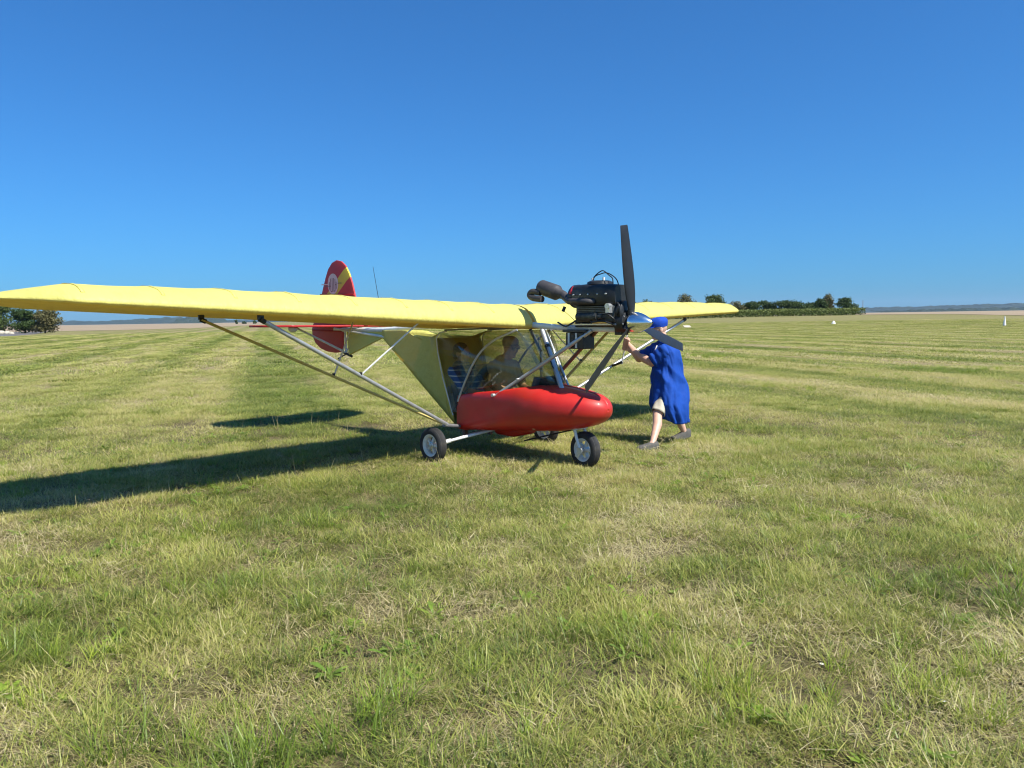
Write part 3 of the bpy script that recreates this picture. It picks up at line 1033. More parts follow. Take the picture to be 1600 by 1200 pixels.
obj('clip', MB().path([(0.815, 0.038, 1.252), (0.835, 0.03, 1.225)], 0.031, 10), 'black_plastic', pst)
obj('windscreen_post', MB().path([(0.60, 0.0, 1.42), (0.49, 0.29, 1.18), (0.47, 0.325, 0.80)], 0.019, 10), 'grey_tube', plane)
obj('windscreen_post', MB().path([(0.64, 0.20, 1.42), (1.04, 0.13, 0.82)], 0.013, 10), 'alu_tube', plane)

# windows: thin tinted sheets with an edge
def win_y(x):
    return 0.358 if x < 0.40 else 0.358 - (x - 0.40) * 0.37
for s in (-1, 1):
    side = [(-0.575, 1.31), (-0.50, 1.385), (-0.40, 1.405), (0.42, 1.415), (0.66, 1.42), (0.78, 1.29), (0.90, 1.08), (1.00, 0.84), (0.85, 0.79), (0.55, 0.765), (0.25, 0.73), (0.0, 0.685), (-0.2, 0.63), (-0.33, 0.44), (-0.45, 0.82), (-0.535, 1.12)]
    mb = MB()
    vs = [(x, s * win_y(x), z) for x, z in side]
    ctr = (0.25, s * 0.362, 1.06)
    mb.add(vs + [ctr], [(i, (i + 1) % len(vs), len(vs)) for i in range(len(vs))])
    obj('side_window', mb, 'tinted_screen', plane, solid=0.002)
ws = []
for k in range(9):
    t = k / 8
    a = Vector((0.672, 0, 1.415)).lerp(Vector((1.08, 0, 0.835)), t)
    hw = win_y(0.67 + 0.33 * t)
    row = []
    for q in range(9):
        f = -1 + 2 * q / 8
        row.append((a.x - 0.07 * f * f * (0.3 + t), hw * f, a.z - 0.0 * f))
    ws.append(row)
obj('windscreen', MB().loft(ws, closed=False), 'tinted_screen', plane, solid=0.002)

# cabin inside
for s in (-1, 1):
    st = obj('seat', MB().box((0.02, s * 0.185, 0.42), (0.44, 0.33, 0.10), (0, -0.15, 0)), 'seat_cloth', plane, bevel=0.03)
    obj('backrest', MB().box((-0.30, s * 0.185, 0.72), (0.09, 0.33, 0.58), (0, -0.32, 0)), 'seat_cloth', st, bevel=0.03)
dash = obj('instrument_panel', MB().box((0.86, 0.0, 0.845), (0.05, 0.46, 0.15), (0, 0.35, 0)), 'panel_grey', plane, bevel=0.01)
for y in (-0.13, 0.0, 0.13):
    obj('dial', MB().lathe([(-0.032, 0.036), (-0.022, 0.036)], (0.86, y, 0.85), 'X', 18), 'white_paint', dash)
obj('control_stick', MB().path([(0.42, 0, 0.35), (0.40, 0, 0.62), (0.36, 0, 0.74)], 0.014, 8), 'black_plastic', plane)
obj('fuel_tank', MB().box((-0.46, 0.0, 0.56), (0.18, 0.56, 0.22)), 'white_paint', plane, bevel=0.03)

# ---- engine
eng = empty('engine', (0, 0, 0), parent=plane)
eng['label'] = 'black fan-cooled two-cylinder engine on top of the boom'
def rbox(x0, x1, y0, y1, z0, z1):
    return MB().box(((x0 + x1) / 2, (y0 + y1) / 2, (z0 + z1) / 2), (x1 - x0, y1 - y0, z1 - z0))
obj('crankcase', rbox(1.36, 1.84, -0.13, 0.13, 1.50, 1.67).lathe([(1.33, 0.085), (1.335, 0.10), (1.40, 0.105)], (0, 0, 1.585), 'X', 24), 'engine_alu', eng, bevel=0.02)
fins = MB()
for k in range(7):
    fins.box((1.60, 0, 1.55 + 0.017 * k), (0.44 - 0.004 * k, 0.31, 0.006))
obj('cooling_fins', fins, 'fin_alu', eng)
shroud = []
for x, hy, z0, z1 in ((1.315, .135, 1.665, 1.862), (1.33, .155, 1.655, 1.877), (1.50, .165, 1.645, 1.885), (1.68, .165, 1.645, 1.882), (1.80, .155, 1.65, 1.872), (1.855, .13, 1.66, 1.862)):
    sec = []
    zc, hz = (z0 + z1) / 2, (z1 - z0) / 2
    for k in range(28):
        a = 2 * math.pi * k / 28
        sec.append((x, hy * math.copysign(abs(math.cos(a)) ** 0.45, math.cos(a)), zc + hz * math.copysign(abs(math.sin(a)) ** 0.45, math.sin(a))))
    shroud.append(sec)
sh = obj('fan_shroud', MB().loft(shroud), 'black_plastic', eng, angle=50)
for x in (1.36, 1.45, 1.55, 1.67, 1.77):
    for z in (1.775,):
        obj('bolt', MB().lathe([(-0.176, 0.004), (-0.174, 0.008), (-0.155, 0.009)], (x, 0, z), 'Y', 10), 'bright_alu', sh)
fan = obj('fan_housing', MB().lathe([(1.225, 0.085), (1.228, 0.108), (1.245, 0.119), (1.30, 0.122), (1.325, 0.115), (1.34, 0.10)], (0, 0, 1.765), 'X', 36), 'black_plastic', eng)
obj('starter_cover', MB().lathe([(1.195, 0.03), (1.205, 0.07), (1.232, 0.085)], (0, 0, 1.765), 'X', 28), 'black_plastic', fan)
rs = []
for k in range(7):
    a = R(100 + 8 * k)
    rs.append([(x, -0.1235 * math.sin(a), 1.765 - 0.1235 * math.cos(a)) for x in (1.262, 1.30)])
obj('red_sticker', MB().loft([[rs[k][0] for k in range(7)], [rs[k][1] for k in range(7)]], closed=False), 'red_plastic', fan, solid=0.002)
top = obj('head_cover', MB().lathe([(1.878, 0.135), (1.902, 0.128), (1.915, 0.10), (1.918, 0.0)], (1.57, 0, 0), 'Z', 28), 'black_plastic', eng)
for x in (1.50, 1.64):
    plug = obj('spark_plug', MB().path([(x, -0.03, 1.90), (x, -0.03, 1.945)], 0.014, 10), 'white_paint', eng)
for q, (x0, x1, zz, yy) in enumerate(((1.48, 1.74, 2.010, -0.02), (1.52, 1.84, 1.985, -0.06))):
    pts = [(x0, yy, 1.90), (x0 + 0.03, yy, 1.955), (x0 + 0.10, yy, zz - 0.008), ((x0 + x1) / 2 + 0.02, yy, zz), (x1 - 0.045, yy, zz - 0.045), (x1, yy, 1.93 - 0.05 * q), (x1 + 0.01, yy, 1.86 - 0.08 * q)]
    obj('spark_lead', MB().path(bez(pts, 8), 0.0055, 6), 'black_plastic', eng)
for x in (1.48, 1.70):
    obj('air_filter', MB().path([(x, 0.16, 1.70), (x, 0.30, 1.70)], 0.06, 18), 'black_plastic', eng)
gb = obj('gearbox', MB().lathe([(1.82, 0.09), (1.83, 0.112), (1.90, 0.112), (1.915, 0.09)], (0, 0, 1.60), 'X', 24).lathe([(1.82, 0.09), (1.83, 0.118), (1.925, 0.108), (1.94, 0.075)], (0, 0, 1.50), 'X', 24), 'black_plastic', eng)
for k in range(8):
    a = 2 * math.pi * k / 8 + 0.2
    obj('bolt', MB().lathe([(1.91, 0.008), (1.935, 0.008)], (0, 0.098 * math.cos(a), 1.50 + 0.098 * math.sin(a)), 'X', 8), 'bright_alu', gb)
obj('carburettor', MB().path([(1.80, -0.10, 1.655), (1.80, -0.185, 1.655)], 0.028, 12).box((1.80, -0.15, 1.625), (0.05, 0.05, 0.07)), 'bright_alu', eng)
obj('starter_motor', MB().path([(1.40, -0.145, 1.555), (1.66, -0.145, 1.555)], 0.042, 16).path([(1.66, -0.145, 1.555), (1.72, -0.145, 1.555)], 0.026, 14), 'engine_alu', eng)
for y in (-0.095, 0.095):
    obj('mount_rail', rbox(1.30, 1.86, y - 0.02, y + 0.02, 1.468, 1.486), 'bright_alu', eng, bevel=0.003)
for x in (1.36, 1.78):
    for y in (-0.095, 0.095):
        obj('rubber_mount', MB().lathe([(1.484, 0.026), (1.492, 0.030), (1.505, 0.030), (1.512, 0.026)], (x, y, 0), 'Z', 14), 'rubber', eng)
obj('mount_plate', rbox(1.28, 1.86, -0.05, 0.05, 1.452, 1.4675).box((1.84, 0, 1.415), (0.09, 0.11, 0.085)), 'black_plastic', eng, bevel=0.006)
hoses = MB()
for k, pts in enumerate(([(1.75, -0.12, 1.62), (1.80, -0.17, 1.58), (1.86, -0.15, 1.53), (1.83, -0.10, 1.49)], [(1.55, -0.13, 1.52), (1.62, -0.18, 1.50), (1.74, -0.17, 1.51), (1.85, -0.12, 1.47)],
                         [(1.33, -0.08, 1.52), (1.24, -0.10, 1.47), (1.15, -0.06, 1.46), (1.02, -0.02, 1.50)], [(1.84, -0.09, 1.70), (1.90, -0.12, 1.66), (1.88, -0.13, 1.60), (1.86, -0.12, 1.56)])):
    obj('hose', MB().path(bez(pts, 6), 0.009, 7), 'black_plastic', eng)
obj('recoil_handle', MB().path([(1.215, -0.13, 1.66), (1.20, -0.145, 1.61)], 0.017, 10), 'black_plastic', eng)
obj('recoil_cord', MB().path([(1.21, -0.14, 1.62), (1.36, -0.12, 1.50)], 0.003, 5), 'black_plastic', eng)

# exhaust
ex = empty('exhaust', (0, 0, 0), parent=plane)
ex['label'] = 'dark steel exhaust with muffler behind the engine'
obj('manifold', MB().path(bez([(1.62, -0.155, 1.70), (1.56, -0.205, 1.705), (1.42, -0.19, 1.71), (1.28, -0.13, 1.715), (1.18, -0.06, 1.745), (1.10, -0.02, 1.785)], 8), [0.03] * 17 + [0.031 + 0.0006 * k for k in range(24)], 14), 'exhaust_steel', ex)
d = (Vector((0.755, 0.0, 1.882)) - Vector((1.10, -0.02, 1.785))).normalized()
p0 = Vector((1.10, -0.02, 1.785))
L = (Vector((0.755, 0.0, 1.882)) - p0).length
obj('muffler', MB().path([p0, p0 + d * 0.055, p0 + d * 0.09, p0 + d * 0.105, p0 + d * (L - 0.02), p0 + d * (L - 0.006), p0 + d * L], [0.045, 0.052, 0.072, 0.082, 0.082, 0.074, 0.045], 22), 'exhaust_steel', ex)
obj('tail_pipe', MB().path(bez([p0 + d * (L - 0.05) + Vector((0, -0.05, -0.05)), (0.70, -0.07, 1.83), (0.665, -0.075, 1.795), (0.71, -0.08, 1.765), (0.80, -0.085, 1.752), (0.86, -0.088, 1.748)], 6), 0.034, 14), 'exhaust_steel', ex)

# black box slung under the boom
bx = obj('equipment_box', rbox(1.19, 1.43, -0.09, 0.09, 1.225, 1.395), 'black_plastic', plane, bevel=0.008)
for x in (1.235, 1.335):
    obj('strap', rbox(x - 0.011, x + 0.011, -0.0965, -0.0905, 1.235, 1.39), 'white_paint', bx)
for k in range(3):
    obj('terminal', rbox(1.275, 1.305, -0.097, -0.091, 1.255 + 0.045 * k, 1.28 + 0.045 * k), 'panel_grey', bx)
obj('box_lid', rbox(1.15, 1.46, -0.10, 0.10, 1.3965, 1.425), 'panel_grey', bx, bevel=0.008)

# ---- propeller
prop = empty('propeller', (1.97, 0, 1.494), parent=plane)
hub = obj('hub', MB().lathe([(-0.035, 0.05), (-0.03, 0.075), (0.02, 0.08), (0.03, 0.06)], (0, 0, 0), 'X', 24), 'black_plastic', prop)
obj('spinner', MB().lathe([(0.0, 0.0), (0.001, 0.104), (0.012, 0.106), (0.05, 0.1025), (0.09, 0.092), (0.13, 0.076), (0.165, 0.057), (0.195, 0.037), (0.213, 0.02), (0.222, 0.010), (0.225, 0.0)], (0.012, 0, 0), 'X', 48), 'spinner_alu', prop, angle=40)
obj('spinner_screw', MB().lathe([(0.232, 0.009), (0.242, 0.007)], (0, 0, 0), 'X', 10), 'black_plastic', prop)
def blade(ang):
    st = [(0.05, .050, 48, .030), (0.10, .058, 44, .026), (0.18, .082, 37, .020), (0.28, .104, 31, .017), (0.40, .117, 26, .0145), (0.52, .120, 22, .012), (0.64, .116, 19, .0105), (0.76, .108, 16.5, .009), (0.86, .099, 15, .0075), (0.925, .092, 14, .006), (0.937, .084, 14, .003)]
    th = R(ang)
    rad = Vector((0, -math.sin(th), math.cos(th)))
    tan = Vector((0, math.cos(th), math.sin(th)))
    secs = []
    for r, c, b, t in st:
        be = R(b)
        ch = tan * math.cos(be) + Vector((1, 0, 0)) * math.sin(be)
        nm = -tan * math.sin(be) + Vector((1, 0, 0)) * math.cos(be)
        sec = []
        for k in range(16):
            a = 2 * math.pi * k / 16
            u = math.cos(a)
            sec.append(rad * r + ch * (c / 2 * u + c * 0.06) + nm * (t / 2 * math.sin(a) * (1.15 if math.sin(a) > 0 else 0.6) * (1 - 0.35 * u)))
        secs.append(sec)
    return MB().loft(secs)
for ang, lb in ((9.5, 'black blade pointing straight up'), (131.0, 'dark blade pointing down towards the red pod'), (254.0, 'black blade crossing in front of the man in blue')):
    o = obj('blade', blade(ang), 'prop_carbon', prop, angle=60)
    o['label'] = lb
    th = R(ang)
    obj('blade_clamp', MB().path([(-0.012, -0.05 * math.sin(th), 0.05 * math.cos(th)), (-0.012, -0.125 * math.sin(th), 0.125 * math.cos(th))], [0.04, 0.032], 14), 'black_plastic', o)

# ---- wheels and undercarriage
def wheel(name, c, label, steer=0.0):
    e = empty(name, c, (0, 0, steer), parent=plane)
    e['label'] = label
    rt_ = 0.19
    prof = []
    ys = [(-0.030, .112), (-0.046, .120), (-0.053, .140), (-0.052, .160), (-0.045, .176), (-0.038, .1845)]
    tread = []
    for k in range(-3, 4):
        y0 = k * 0.0105
        tread += [(y0 - 0.0042, .1905 - 0.004 * (k / 3) ** 2), (y0 + 0.0042, .1905 - 0.004 * (k / 3) ** 2)]
        if k < 3:
            tread += [(y0 + 0.0044, .1865 - 0.004 * (k / 3) ** 2), (y0 + 0.0061, .1865 - 0.004 * (k / 3) ** 2)]
    prof = ys + tread + [(-a, b) for a, b in reversed(ys)]
    obj('tyre', MB().lathe(prof, axis='Y', n=56, close=True), 'rubber', e, angle=30)
    rim = obj('rim', MB().lathe([(-0.046, .116), (-0.047, .124), (-0.040, .125), (-0.036, .112), (-0.028, .100), (0.028, .100), (0.036, .112), (0.040, .125), (0.047, .124), (0.046, .116), (0.026, .094), (-0.026, .094)], axis='Y', n=44, close=True), 'rim_white', e)
    for k in range(5):
        a = 2 * math.pi * k / 5 + 0.3
        ca, sa = math.cos(a), math.sin(a)
        w = 0.016
        q = []
        for rr, ww, dy in ((0.03, 0.016, 0.022), (0.065, 0.013, 0.020), (0.098, 0.019, 0.012)):
            for yy in (-dy, dy):
                q.append([(rr * sa + ww * ca, yy, rr * ca - ww * sa), (rr * sa - ww * ca, yy, rr * ca + ww * sa)])
        secs = [[q[0][0], q[0][1], q[1][1], q[1][0]], [q[2][0], q[2][1], q[3][1], q[3][0]], [q[4][0], q[4][1], q[5][1], q[5][0]]]
        obj('spoke', MB().loft(secs), 'rim_white', rim, bevel=0.003)
    obj('hub', MB().lathe([(-0.05, 0.012), (-0.048, 0.02), (-0.035, 0.024), (-0.03, 0.036), (0.03, 0.036), (0.035, 0.024), (0.048, 0.02), (0.05, 0.012)], axis='Y', n=20), 'bright_alu', e)
    return e
wheel('main_wheel', (0.0, -0.905, 0.178), 'white-rimmed main wheel standing clear on the near side')
wheel('main_wheel', (0.0, 0.905, 0.178), 'main wheel half hidden behind the red pod')
wheel('nose_wheel', (1.385, 0.0, 0.178), 'nose wheel in a white fork', R(-6))
for s in (-1, 1):
    ax = obj('axle_leg', MB().path([my((0.0, 0.84, 0.178), s), my((0.0, 0.66, 0.20), s)], 0.024, 12).path([my((0.0, 0.70, 0.195), s), my((0.16, 0.10, 0.29), s)], 0.0165, 12).path([my((0.0, 0.70, 0.192), s), my((-0.06, 0.06, 0.25), s)], 0.0165, 12), 'white_tube', plane)
    obj('axle_stub', MB().path([my((0, 0.84, 0.178), s), my((0, 0.945, 0.178), s)], 0.012, 10), 'bright_alu', ax)
fk = empty('nose_fork', (0, 0, 0), parent=plane)
for s in (-1, 1):
    obj('fork_leg', MB().path([(1.30, s * 0.075, 0.395), (1.335, s * 0.082, 0.30), (1.385, s * 0.080, 0.175)], [0.017, 0.016, 0.014], 10), 'white_tube', fk)
obj('fork_crown', rbox(1.26, 1.34, -0.10, 0.10, 0.385, 0.41), 'alu_tube', fk, bevel=0.005)
obj('axle_plate', MB().lathe([(-0.098, .034), (-0.086, .034)], (1.385, 0, 0.176), 'Y', 16).box((1.36, -0.092, 0.13), (0.05, 0.008, 0.06), (0, 0.5, 0)), 'alu_tube', fk)
obj('steering_column', MB().path([(1.30, 0, 0.40), (1.28, 0, 0.52)], 0.022, 12), 'alu_tube', fk)
obj('steering_rod', MB().path([(1.28, -0.05, 0.385), (0.60, -0.10, 0.20)], 0.008, 8), 'black_plastic', fk)

# ---- tail
def fin():
    outline = [(-2.62, 1.46), (-2.70, 1.64), (-2.785, 1.85), (-2.86, 2.06), (-2.93, 2.20), (-3.02, 2.315), (-3.13, 2.385), (-3.25, 2.408), (-3.37, 2.375), (-3.475, 2.29), (-3.55, 2.17), (-3.62, 2.03), (-3.70, 1.86),
               (-3.80, 1.68), (-3.90, 1.53), (-3.965, 1.42), (-3.955, 1.31), (-3.88, 1.21), (-3.74, 1.13), (-3.55, 1.085), (-3.34, 1.07), (-3.15, 1.085), (-3.13, 1.20), (-3.12, 1.44)]
    mb = MB()
    n = len(outline)
    ctr = (-3.3, 1.75)
    L_, R_ = [], []
    for x, z in outline:
        L_.append((x, 0.012, z)); R_.append((x, -0.012, z))
    inn = [((x - ctr[0]) * 0.86 + ctr[0], (z - ctr[1]) * 0.90 + ctr[1]) for x, z in outline]
    Li = [(x, 0.024, z) for x, z in inn]; Ri = [(x, -0.024, z) for x, z in inn]
    mb.add(L_ + R_ + Li + Ri, [])
    for i in range(n):
        j = (i + 1) % n
        mb.f += [(i, j, n + j, n + i), (i, 2 * n + i, 2 * n + j, j), (n + i, n + j, 3 * n + j, 3 * n + i)]
    mb.f += [tuple(2 * n + i for i in range(n)), tuple(3 * n + i for i in range(n - 1, -1, -1))]
    return mb
fin_o = obj('fin_and_rudder', fin(), 'fin_cloth', plane, angle=55)
obj('fin_rib', MB().path([(-2.80, -0.027, 1.905), (-3.66, -0.027, 1.925)], 0.009, 8), 'red_cloth', fin_o)
obj('fin_rib', MB().path([(-2.76, -0.027, 1.855), (-3.68, -0.027, 1.875)], 0.006, 8), 'red_cloth', fin_o)
obj('fin_rib', MB().path([(-3.14, -0.027, 1.385), (-3.93, -0.027, 1.40)], 0.010, 8), 'red_cloth', fin_o)
obj('hinge_pin', MB().path([(-3.74, 0, 1.88), (-3.70, 0, 1.93)], 0.016, 8), 'black_plastic', fin_o)
# emblem on the fin: pale disc, upright dark strokes of lettering, wing line to each side
em = obj('emblem', MB().lathe([(-0.0285, 0.0), (-0.0285, 0.15), (-0.0262, 0.15)], (-3.33, 0, 2.07), 'Y', 32), 'emblem_cream', fin_o)
em.scale = (0.92, 1, 1)
em.location = (-3.33 * 0.08, 0, 0)
def emb(name, x0, x1, z0, z1, m='emblem_grey'):
    return obj(name, rbox(x0, x1, -0.0312, -0.0288, z0, z1), m, fin_o)
for x, z0, z1 in ((-3.42, 1.99, 2.10), (-3.385, 1.97, 2.15), (-3.345, 1.955, 2.155), (-3.305, 1.955, 2.155), (-3.27, 1.975, 2.14), (-3.24, 2.0, 2.10)):
    emb('letter_stroke', x - 0.006, x + 0.006, z0, z1)
emb('letter_stroke', -3.385, -3.34, 1.955, 1.967); emb('letter_stroke', -3.31, -3.27, 1.962, 1.974); emb('letter_stroke', -3.44, -3.385, 2.035, 2.047); emb('letter_stroke', -3.265, -3.23, 2.05, 2.062)
emb('wing_line', -3.64, -3.46, 2.062, 2.076, 'emblem_cream'); emb('wing_line', -3.56, -3.45, 2.03, 2.042, 'emblem_grey'); emb('wing_line', -3.20, -3.10, 2.07, 2.08, 'emblem_grey')
# ventral fin
obj('ventral_fin', MB().loft([[(-3.02, y, 1.41), (-2.96, y, 1.05), (-2.15, y * 0.6, 1.30), (-2.13, y * 0.6, 1.40)] for y in (-0.022, 0.022)]), 'yellow_cloth', plane, smooth=False, bevel=0.008)
obj('rudder_post', MB().path([(-3.085, 0, 1.44), (-3.06, 0, 1.06)], 0.016, 10), 'white_tube', plane)
for s in (-1, 1):
    o_ = []
    for x, y in ((-2.55, .03), (-2.72, .55), (-2.88, .95), (-3.0, 1.12), (-3.2, 1.20), (-3.45, 1.22), (-3.72, 1.14), (-3.85, .95), (-3.88, .5), (-3.86, .06)):
        o_.append((x, y * s))
    up_ = [(x, y, 1.463 + 0.014) for x, y in o_]
    dn_ = [(x, y, 1.463 - 0.014) for x, y in o_]
    mb = MB().add(up_ + dn_, [])
    n = len(o_)
    for i in range(n):
        j = (i + 1) % n
        mb.f.append((i, j, n + j, n + i))
    mb.f += [tuple(range(n)), tuple(range(2 * n - 1, n - 1, -1))]
    sb = obj('tailplane', mb, 'red_cloth', plane, bevel=0.008, smooth=False)
    obj('tail_brace', MB().path([(-3.05, s * 0.80, 1.45), (-3.02, s * 0.01, 1.08)], 0.009, 8), 'white_tube', plane)
    obj('tail_brace', MB().path([(-3.55, s * 0.55, 1.45), (-3.08, s * 0.01, 1.08)], 0.009, 8), 'white_tube', plane)
obj('elevator_horn', MB().ell((-3.02, -0.86, 1.43), (0.09, 0.05, 0.05)), 'emblem_cream', plane)
obj('tail_skid', MB().path([(-3.06, 0, 1.06), (-3.18, 0, 1.02), (-3.28, 0, 0.985)], 0.011, 8).path([(-3.12, 0.0, 1.08), (-2.92, 0.0, 1.03)], 0.02, 8), 'black_plastic', plane)
ant = obj('whip_antenna', MB().path([(-2.22, 0, 1.42), (-2.25, 0, 1.85), (-2.36, 0, 2.27)], [0.005, 0.004, 0.0025], 6), 'black_plastic', plane)

# ------------------------------------------------------------------ people
def hand_round(mb, wrist, grip, tube, out, k=1.0):
    """palm and five fingers closed round a tube: grip = point on the tube, out = side of the tube away from the palm"""
    wrist, grip, tube = Vector(wrist), Vector(grip), Vector(tube).normalized()
    back = (wrist - grip); back -= tube * back.dot(tube); back.normalize()
    side = Vector(out); side -= tube * side.dot(tube); side -= back * side.dot(back); side.normalize()
    pc = grip + back * 0.034
    for i in range(4):
        off = tube * (0.021 * (1.5 - i))
        mb.limb(wrist, pc + off * 0.9 + side * 0.004, 0.019, 0.014)
        r = 0.027
        ln = (0.95, 1.0, 0.97, 0.8)[i]
        pts = []
        for q in range(5):
            a = (20 + q * 52 * ln)
            pts.append(grip + off + (back * math.cos(R(a)) + side * math.sin(R(a))) * r)
        mb.limb(pc + off, pts[0], 0.0125, 0.0112)
        for q in range(4):
            mb.limb(pts[q], pts[q + 1], 0.0108 - 0.0007 * q, 0.0102 - 0.0007 * q, 10)
    # thumb leaves the side of the palm and closes the other way round
    t0 = pc + tube * 0.018 + back * 0.03
    t1 = grip + tube * 0.036 + (back * 0.5 - side * 0.75).normalized() * 0.028
    t2 = grip + tube * 0.040 + (-back * 0.35 - side * 0.9).normalized() * 0.026
    mb.limb(t0, t1, 0.016, 0.0125)
    mb.limb(t1, t2, 0.0122, 0.0095)

def head(mb, c, face, s=1.0, tilt=0.0):
    """skull, jaw, nose, ears; face = unit vector the person looks along"""
    f = Vector(face).normalized()
    l = Vector((0, 0, 1)).cross(f).normalized()
    u = f.cross(l).normalized()
    c = Vector(c)
    M = Matrix((f, l, u)).transposed()
    def P(x, y, z):
        return c + M @ Vector((x * s, y * s, z * s))
    rot = M.to_euler()
    mb.ell(P(-0.005, 0, 0.025), (0.098 * s, 0.077 * s, 0.098 * s), 18, 12, rot)
    mb.ell(P(0.022, 0, -0.045), (0.068 * s, 0.060 * s, 0.072 * s), 16, 10, rot)
    mb.ell(P(0.055, 0, -0.092), (0.030 * s, 0.034 * s, 0.024 * s), 12, 8, rot)
    mb.limb(P(0.086, 0, 0.012), P(0.108, 0, -0.030), 0.010 * s, 0.016 * s, 10)
    mb.ell(P(0.080, 0, -0.066), (0.016 * s, 0.026 * s, 0.011 * s), 10, 6, rot)
    mb.ell(P(0.078, 0, 0.030), (0.020 * s, 0.058 * s, 0.012 * s), 12, 6, rot)
    for e in (-1, 1):
        mb.ell(P(-0.008, e * 0.078, -0.008), (0.020 * s, 0.010 * s, 0.032 * s), 10, 8, rot)
        mb.ell(P(0.062, e * 0.036, -0.028), (0.026 * s, 0.026 * s, 0.022 * s), 10, 8, rot)
    return P, rot

def spectacles(P, rot, s, parent, mat='lens_dark', frame='black_plastic'):
    for e in (-1, 1):
        c = P(0.100, e * 0.034, 0.008)
        obj('lens', MB().ell(c, (0.004 * s, 0.025 * s, 0.019 * s), 14, 8, rot), mat, parent)
        obj('temple', MB().path([P(0.098, e * 0.058, 0.013), P(0.03, e * 0.080, 0.012), P(-0.012, e * 0.084, 0.008)], 0.0025 * s, 6), frame, parent)
    obj('bridge', MB().path([P(0.103, -0.012, 0.012), P(0.108, 0, 0.014), P(0.103, 0.012, 0.012)], 0.0025 * s, 6), frame, parent)

# ---- man in the blue coat, pushing at the far wing's jury strut
MBASE = Vector((1.93, 9.30, ground_z(1.93, 9.3)))
man = empty('person', MBASE)
tag(man, 'man in a blue work coat and blue cap pushing beside the propeller', 'person')
def ml(p):
    return Vector(p) - MBASE
jA, jB = AW(JURY[1][0]), AW(JURY[1][1])
jd = (jB - jA).normalized()
def on_j(z):
    return jA + (jB - jA) * ((z - jA.z) / (jB.z - jA.z))
gN, gF = on_j(1.165), on_j(1.245)
HC = Vector((1.795, 9.40, 1.395))
FACE = Vector((-0.97, -0.12, -0.14)).normalized()
shN, shF = Vector((1.875, 9.235, 1.165)), Vector((1.83, 9.53, 1.18))
elN, elF = Vector((1.715, 9.36, 0.985)), Vector((1.60, 9.62, 1.03))
wrN = gN + (elN - gN).normalized() * 0.105
wrF = gF + (elF - gF).normalized() * 0.105
body = MB()
P_, rot_ = head(body, ml(HC), FACE, 1.07)
body.limb(ml(HC + Vector((0.035, 0.0, -0.05))), ml((1.865, 9.39, 1.19)), 0.056, 0.066)
body.limb(ml((1.87, 9.38, 1.09)), ml((1.92, 9.36, 0.85)), 0.095, 0.12)
TC = Vector((1.87, 9.38, 1.09))
sN2, sF2 = shN.lerp(TC, 0.40), shF.lerp(TC, 0.40)
body.limb(ml(sN2), ml(TC), 0.05, 0.085)
body.limb(ml(sF2), ml(TC), 0.05, 0.085)
body.limb(ml((1.92, 9.36, 0.86)), ml((1.95, 9.34, 0.72)), 0.12, 0.115)
for a, a2, b, c in ((sN2, shN, elN, wrN), (sF2, shF, elF, wrF)):
    body.limb(ml(a), ml(a2.lerp(b, 0.35)), 0.045, 0.045)
    body.limb(ml(a2.lerp(b, 0.35)), ml(b), 0.045, 0.052)
    body.limb(ml(b), ml(b.lerp(c, 0.35)), 0.050, 0.052)
    body.limb(ml(b.lerp(c, 0.35)), ml(c), 0.052, 0.033)
hand_round(body, ml(wrN), ml(gN), jd, (-0.5, -0.85, 0))
hand_round(body, ml(wrF), ml(gF), jd, (-0.5, -0.85, 0))
hipA, knA, anA = Vector((1.93, 9.29, 0.72)), Vector((1.735, 9.12, 0.385)), Vector((1.625, 8.83, 0.085))
hipB, knB, anB = Vector((1.99, 9.44, 0.72)), Vector((1.985, 9.43, 0.37)), Vector((2.145, 9.48, 0.105))
for h, k_, a in ((hipA, knA, anA), (hipB, knB, anB)):
    body.limb(ml(h), ml(k_), 0.078, 0.060)
    body.limb(ml(k_), ml(k_.lerp(a, 0.35) + Vector((0.02, 0.0, 0))), 0.056, 0.056)
    body.limb(ml(k_.lerp(a, 0.35) + Vector((0.02, 0.0, 0))), ml(a), 0.056, 0.033)
ftA, ftB = Vector((-0.95, -0.30, 0)).normalized(), Vector((-0.92, -0.1, -0.32)).normalized()
body.limb(ml(anA), ml(anA + ftA * 0.09 + Vector((0, 0, -0.05))), 0.033, 0.02)
body.limb(ml(anB), ml(anB + ftB * 0.09 + Vector((0, 0, -0.04))), 0.033, 0.02)
bo = obj('body', body, 'skin', man)
remesh(bo, 0.006, 5)
for e in (-1, 1):
    obj('eye', MB().ell(P_(0.088, e * 0.032, 0.010), (0.009, 0.008, 0.005), 10, 8, rot_), 'lens_dark', bo)
gl = obj('spectacles', MB().path([P_(0.104, -0.012, 0.012), P_(0.109, 0, 0.014), P_(0.104, 0.012, 0.012)], 0.0025, 6), 'black_plastic', man)
spectacles(P_, rot_, 1.07, gl)

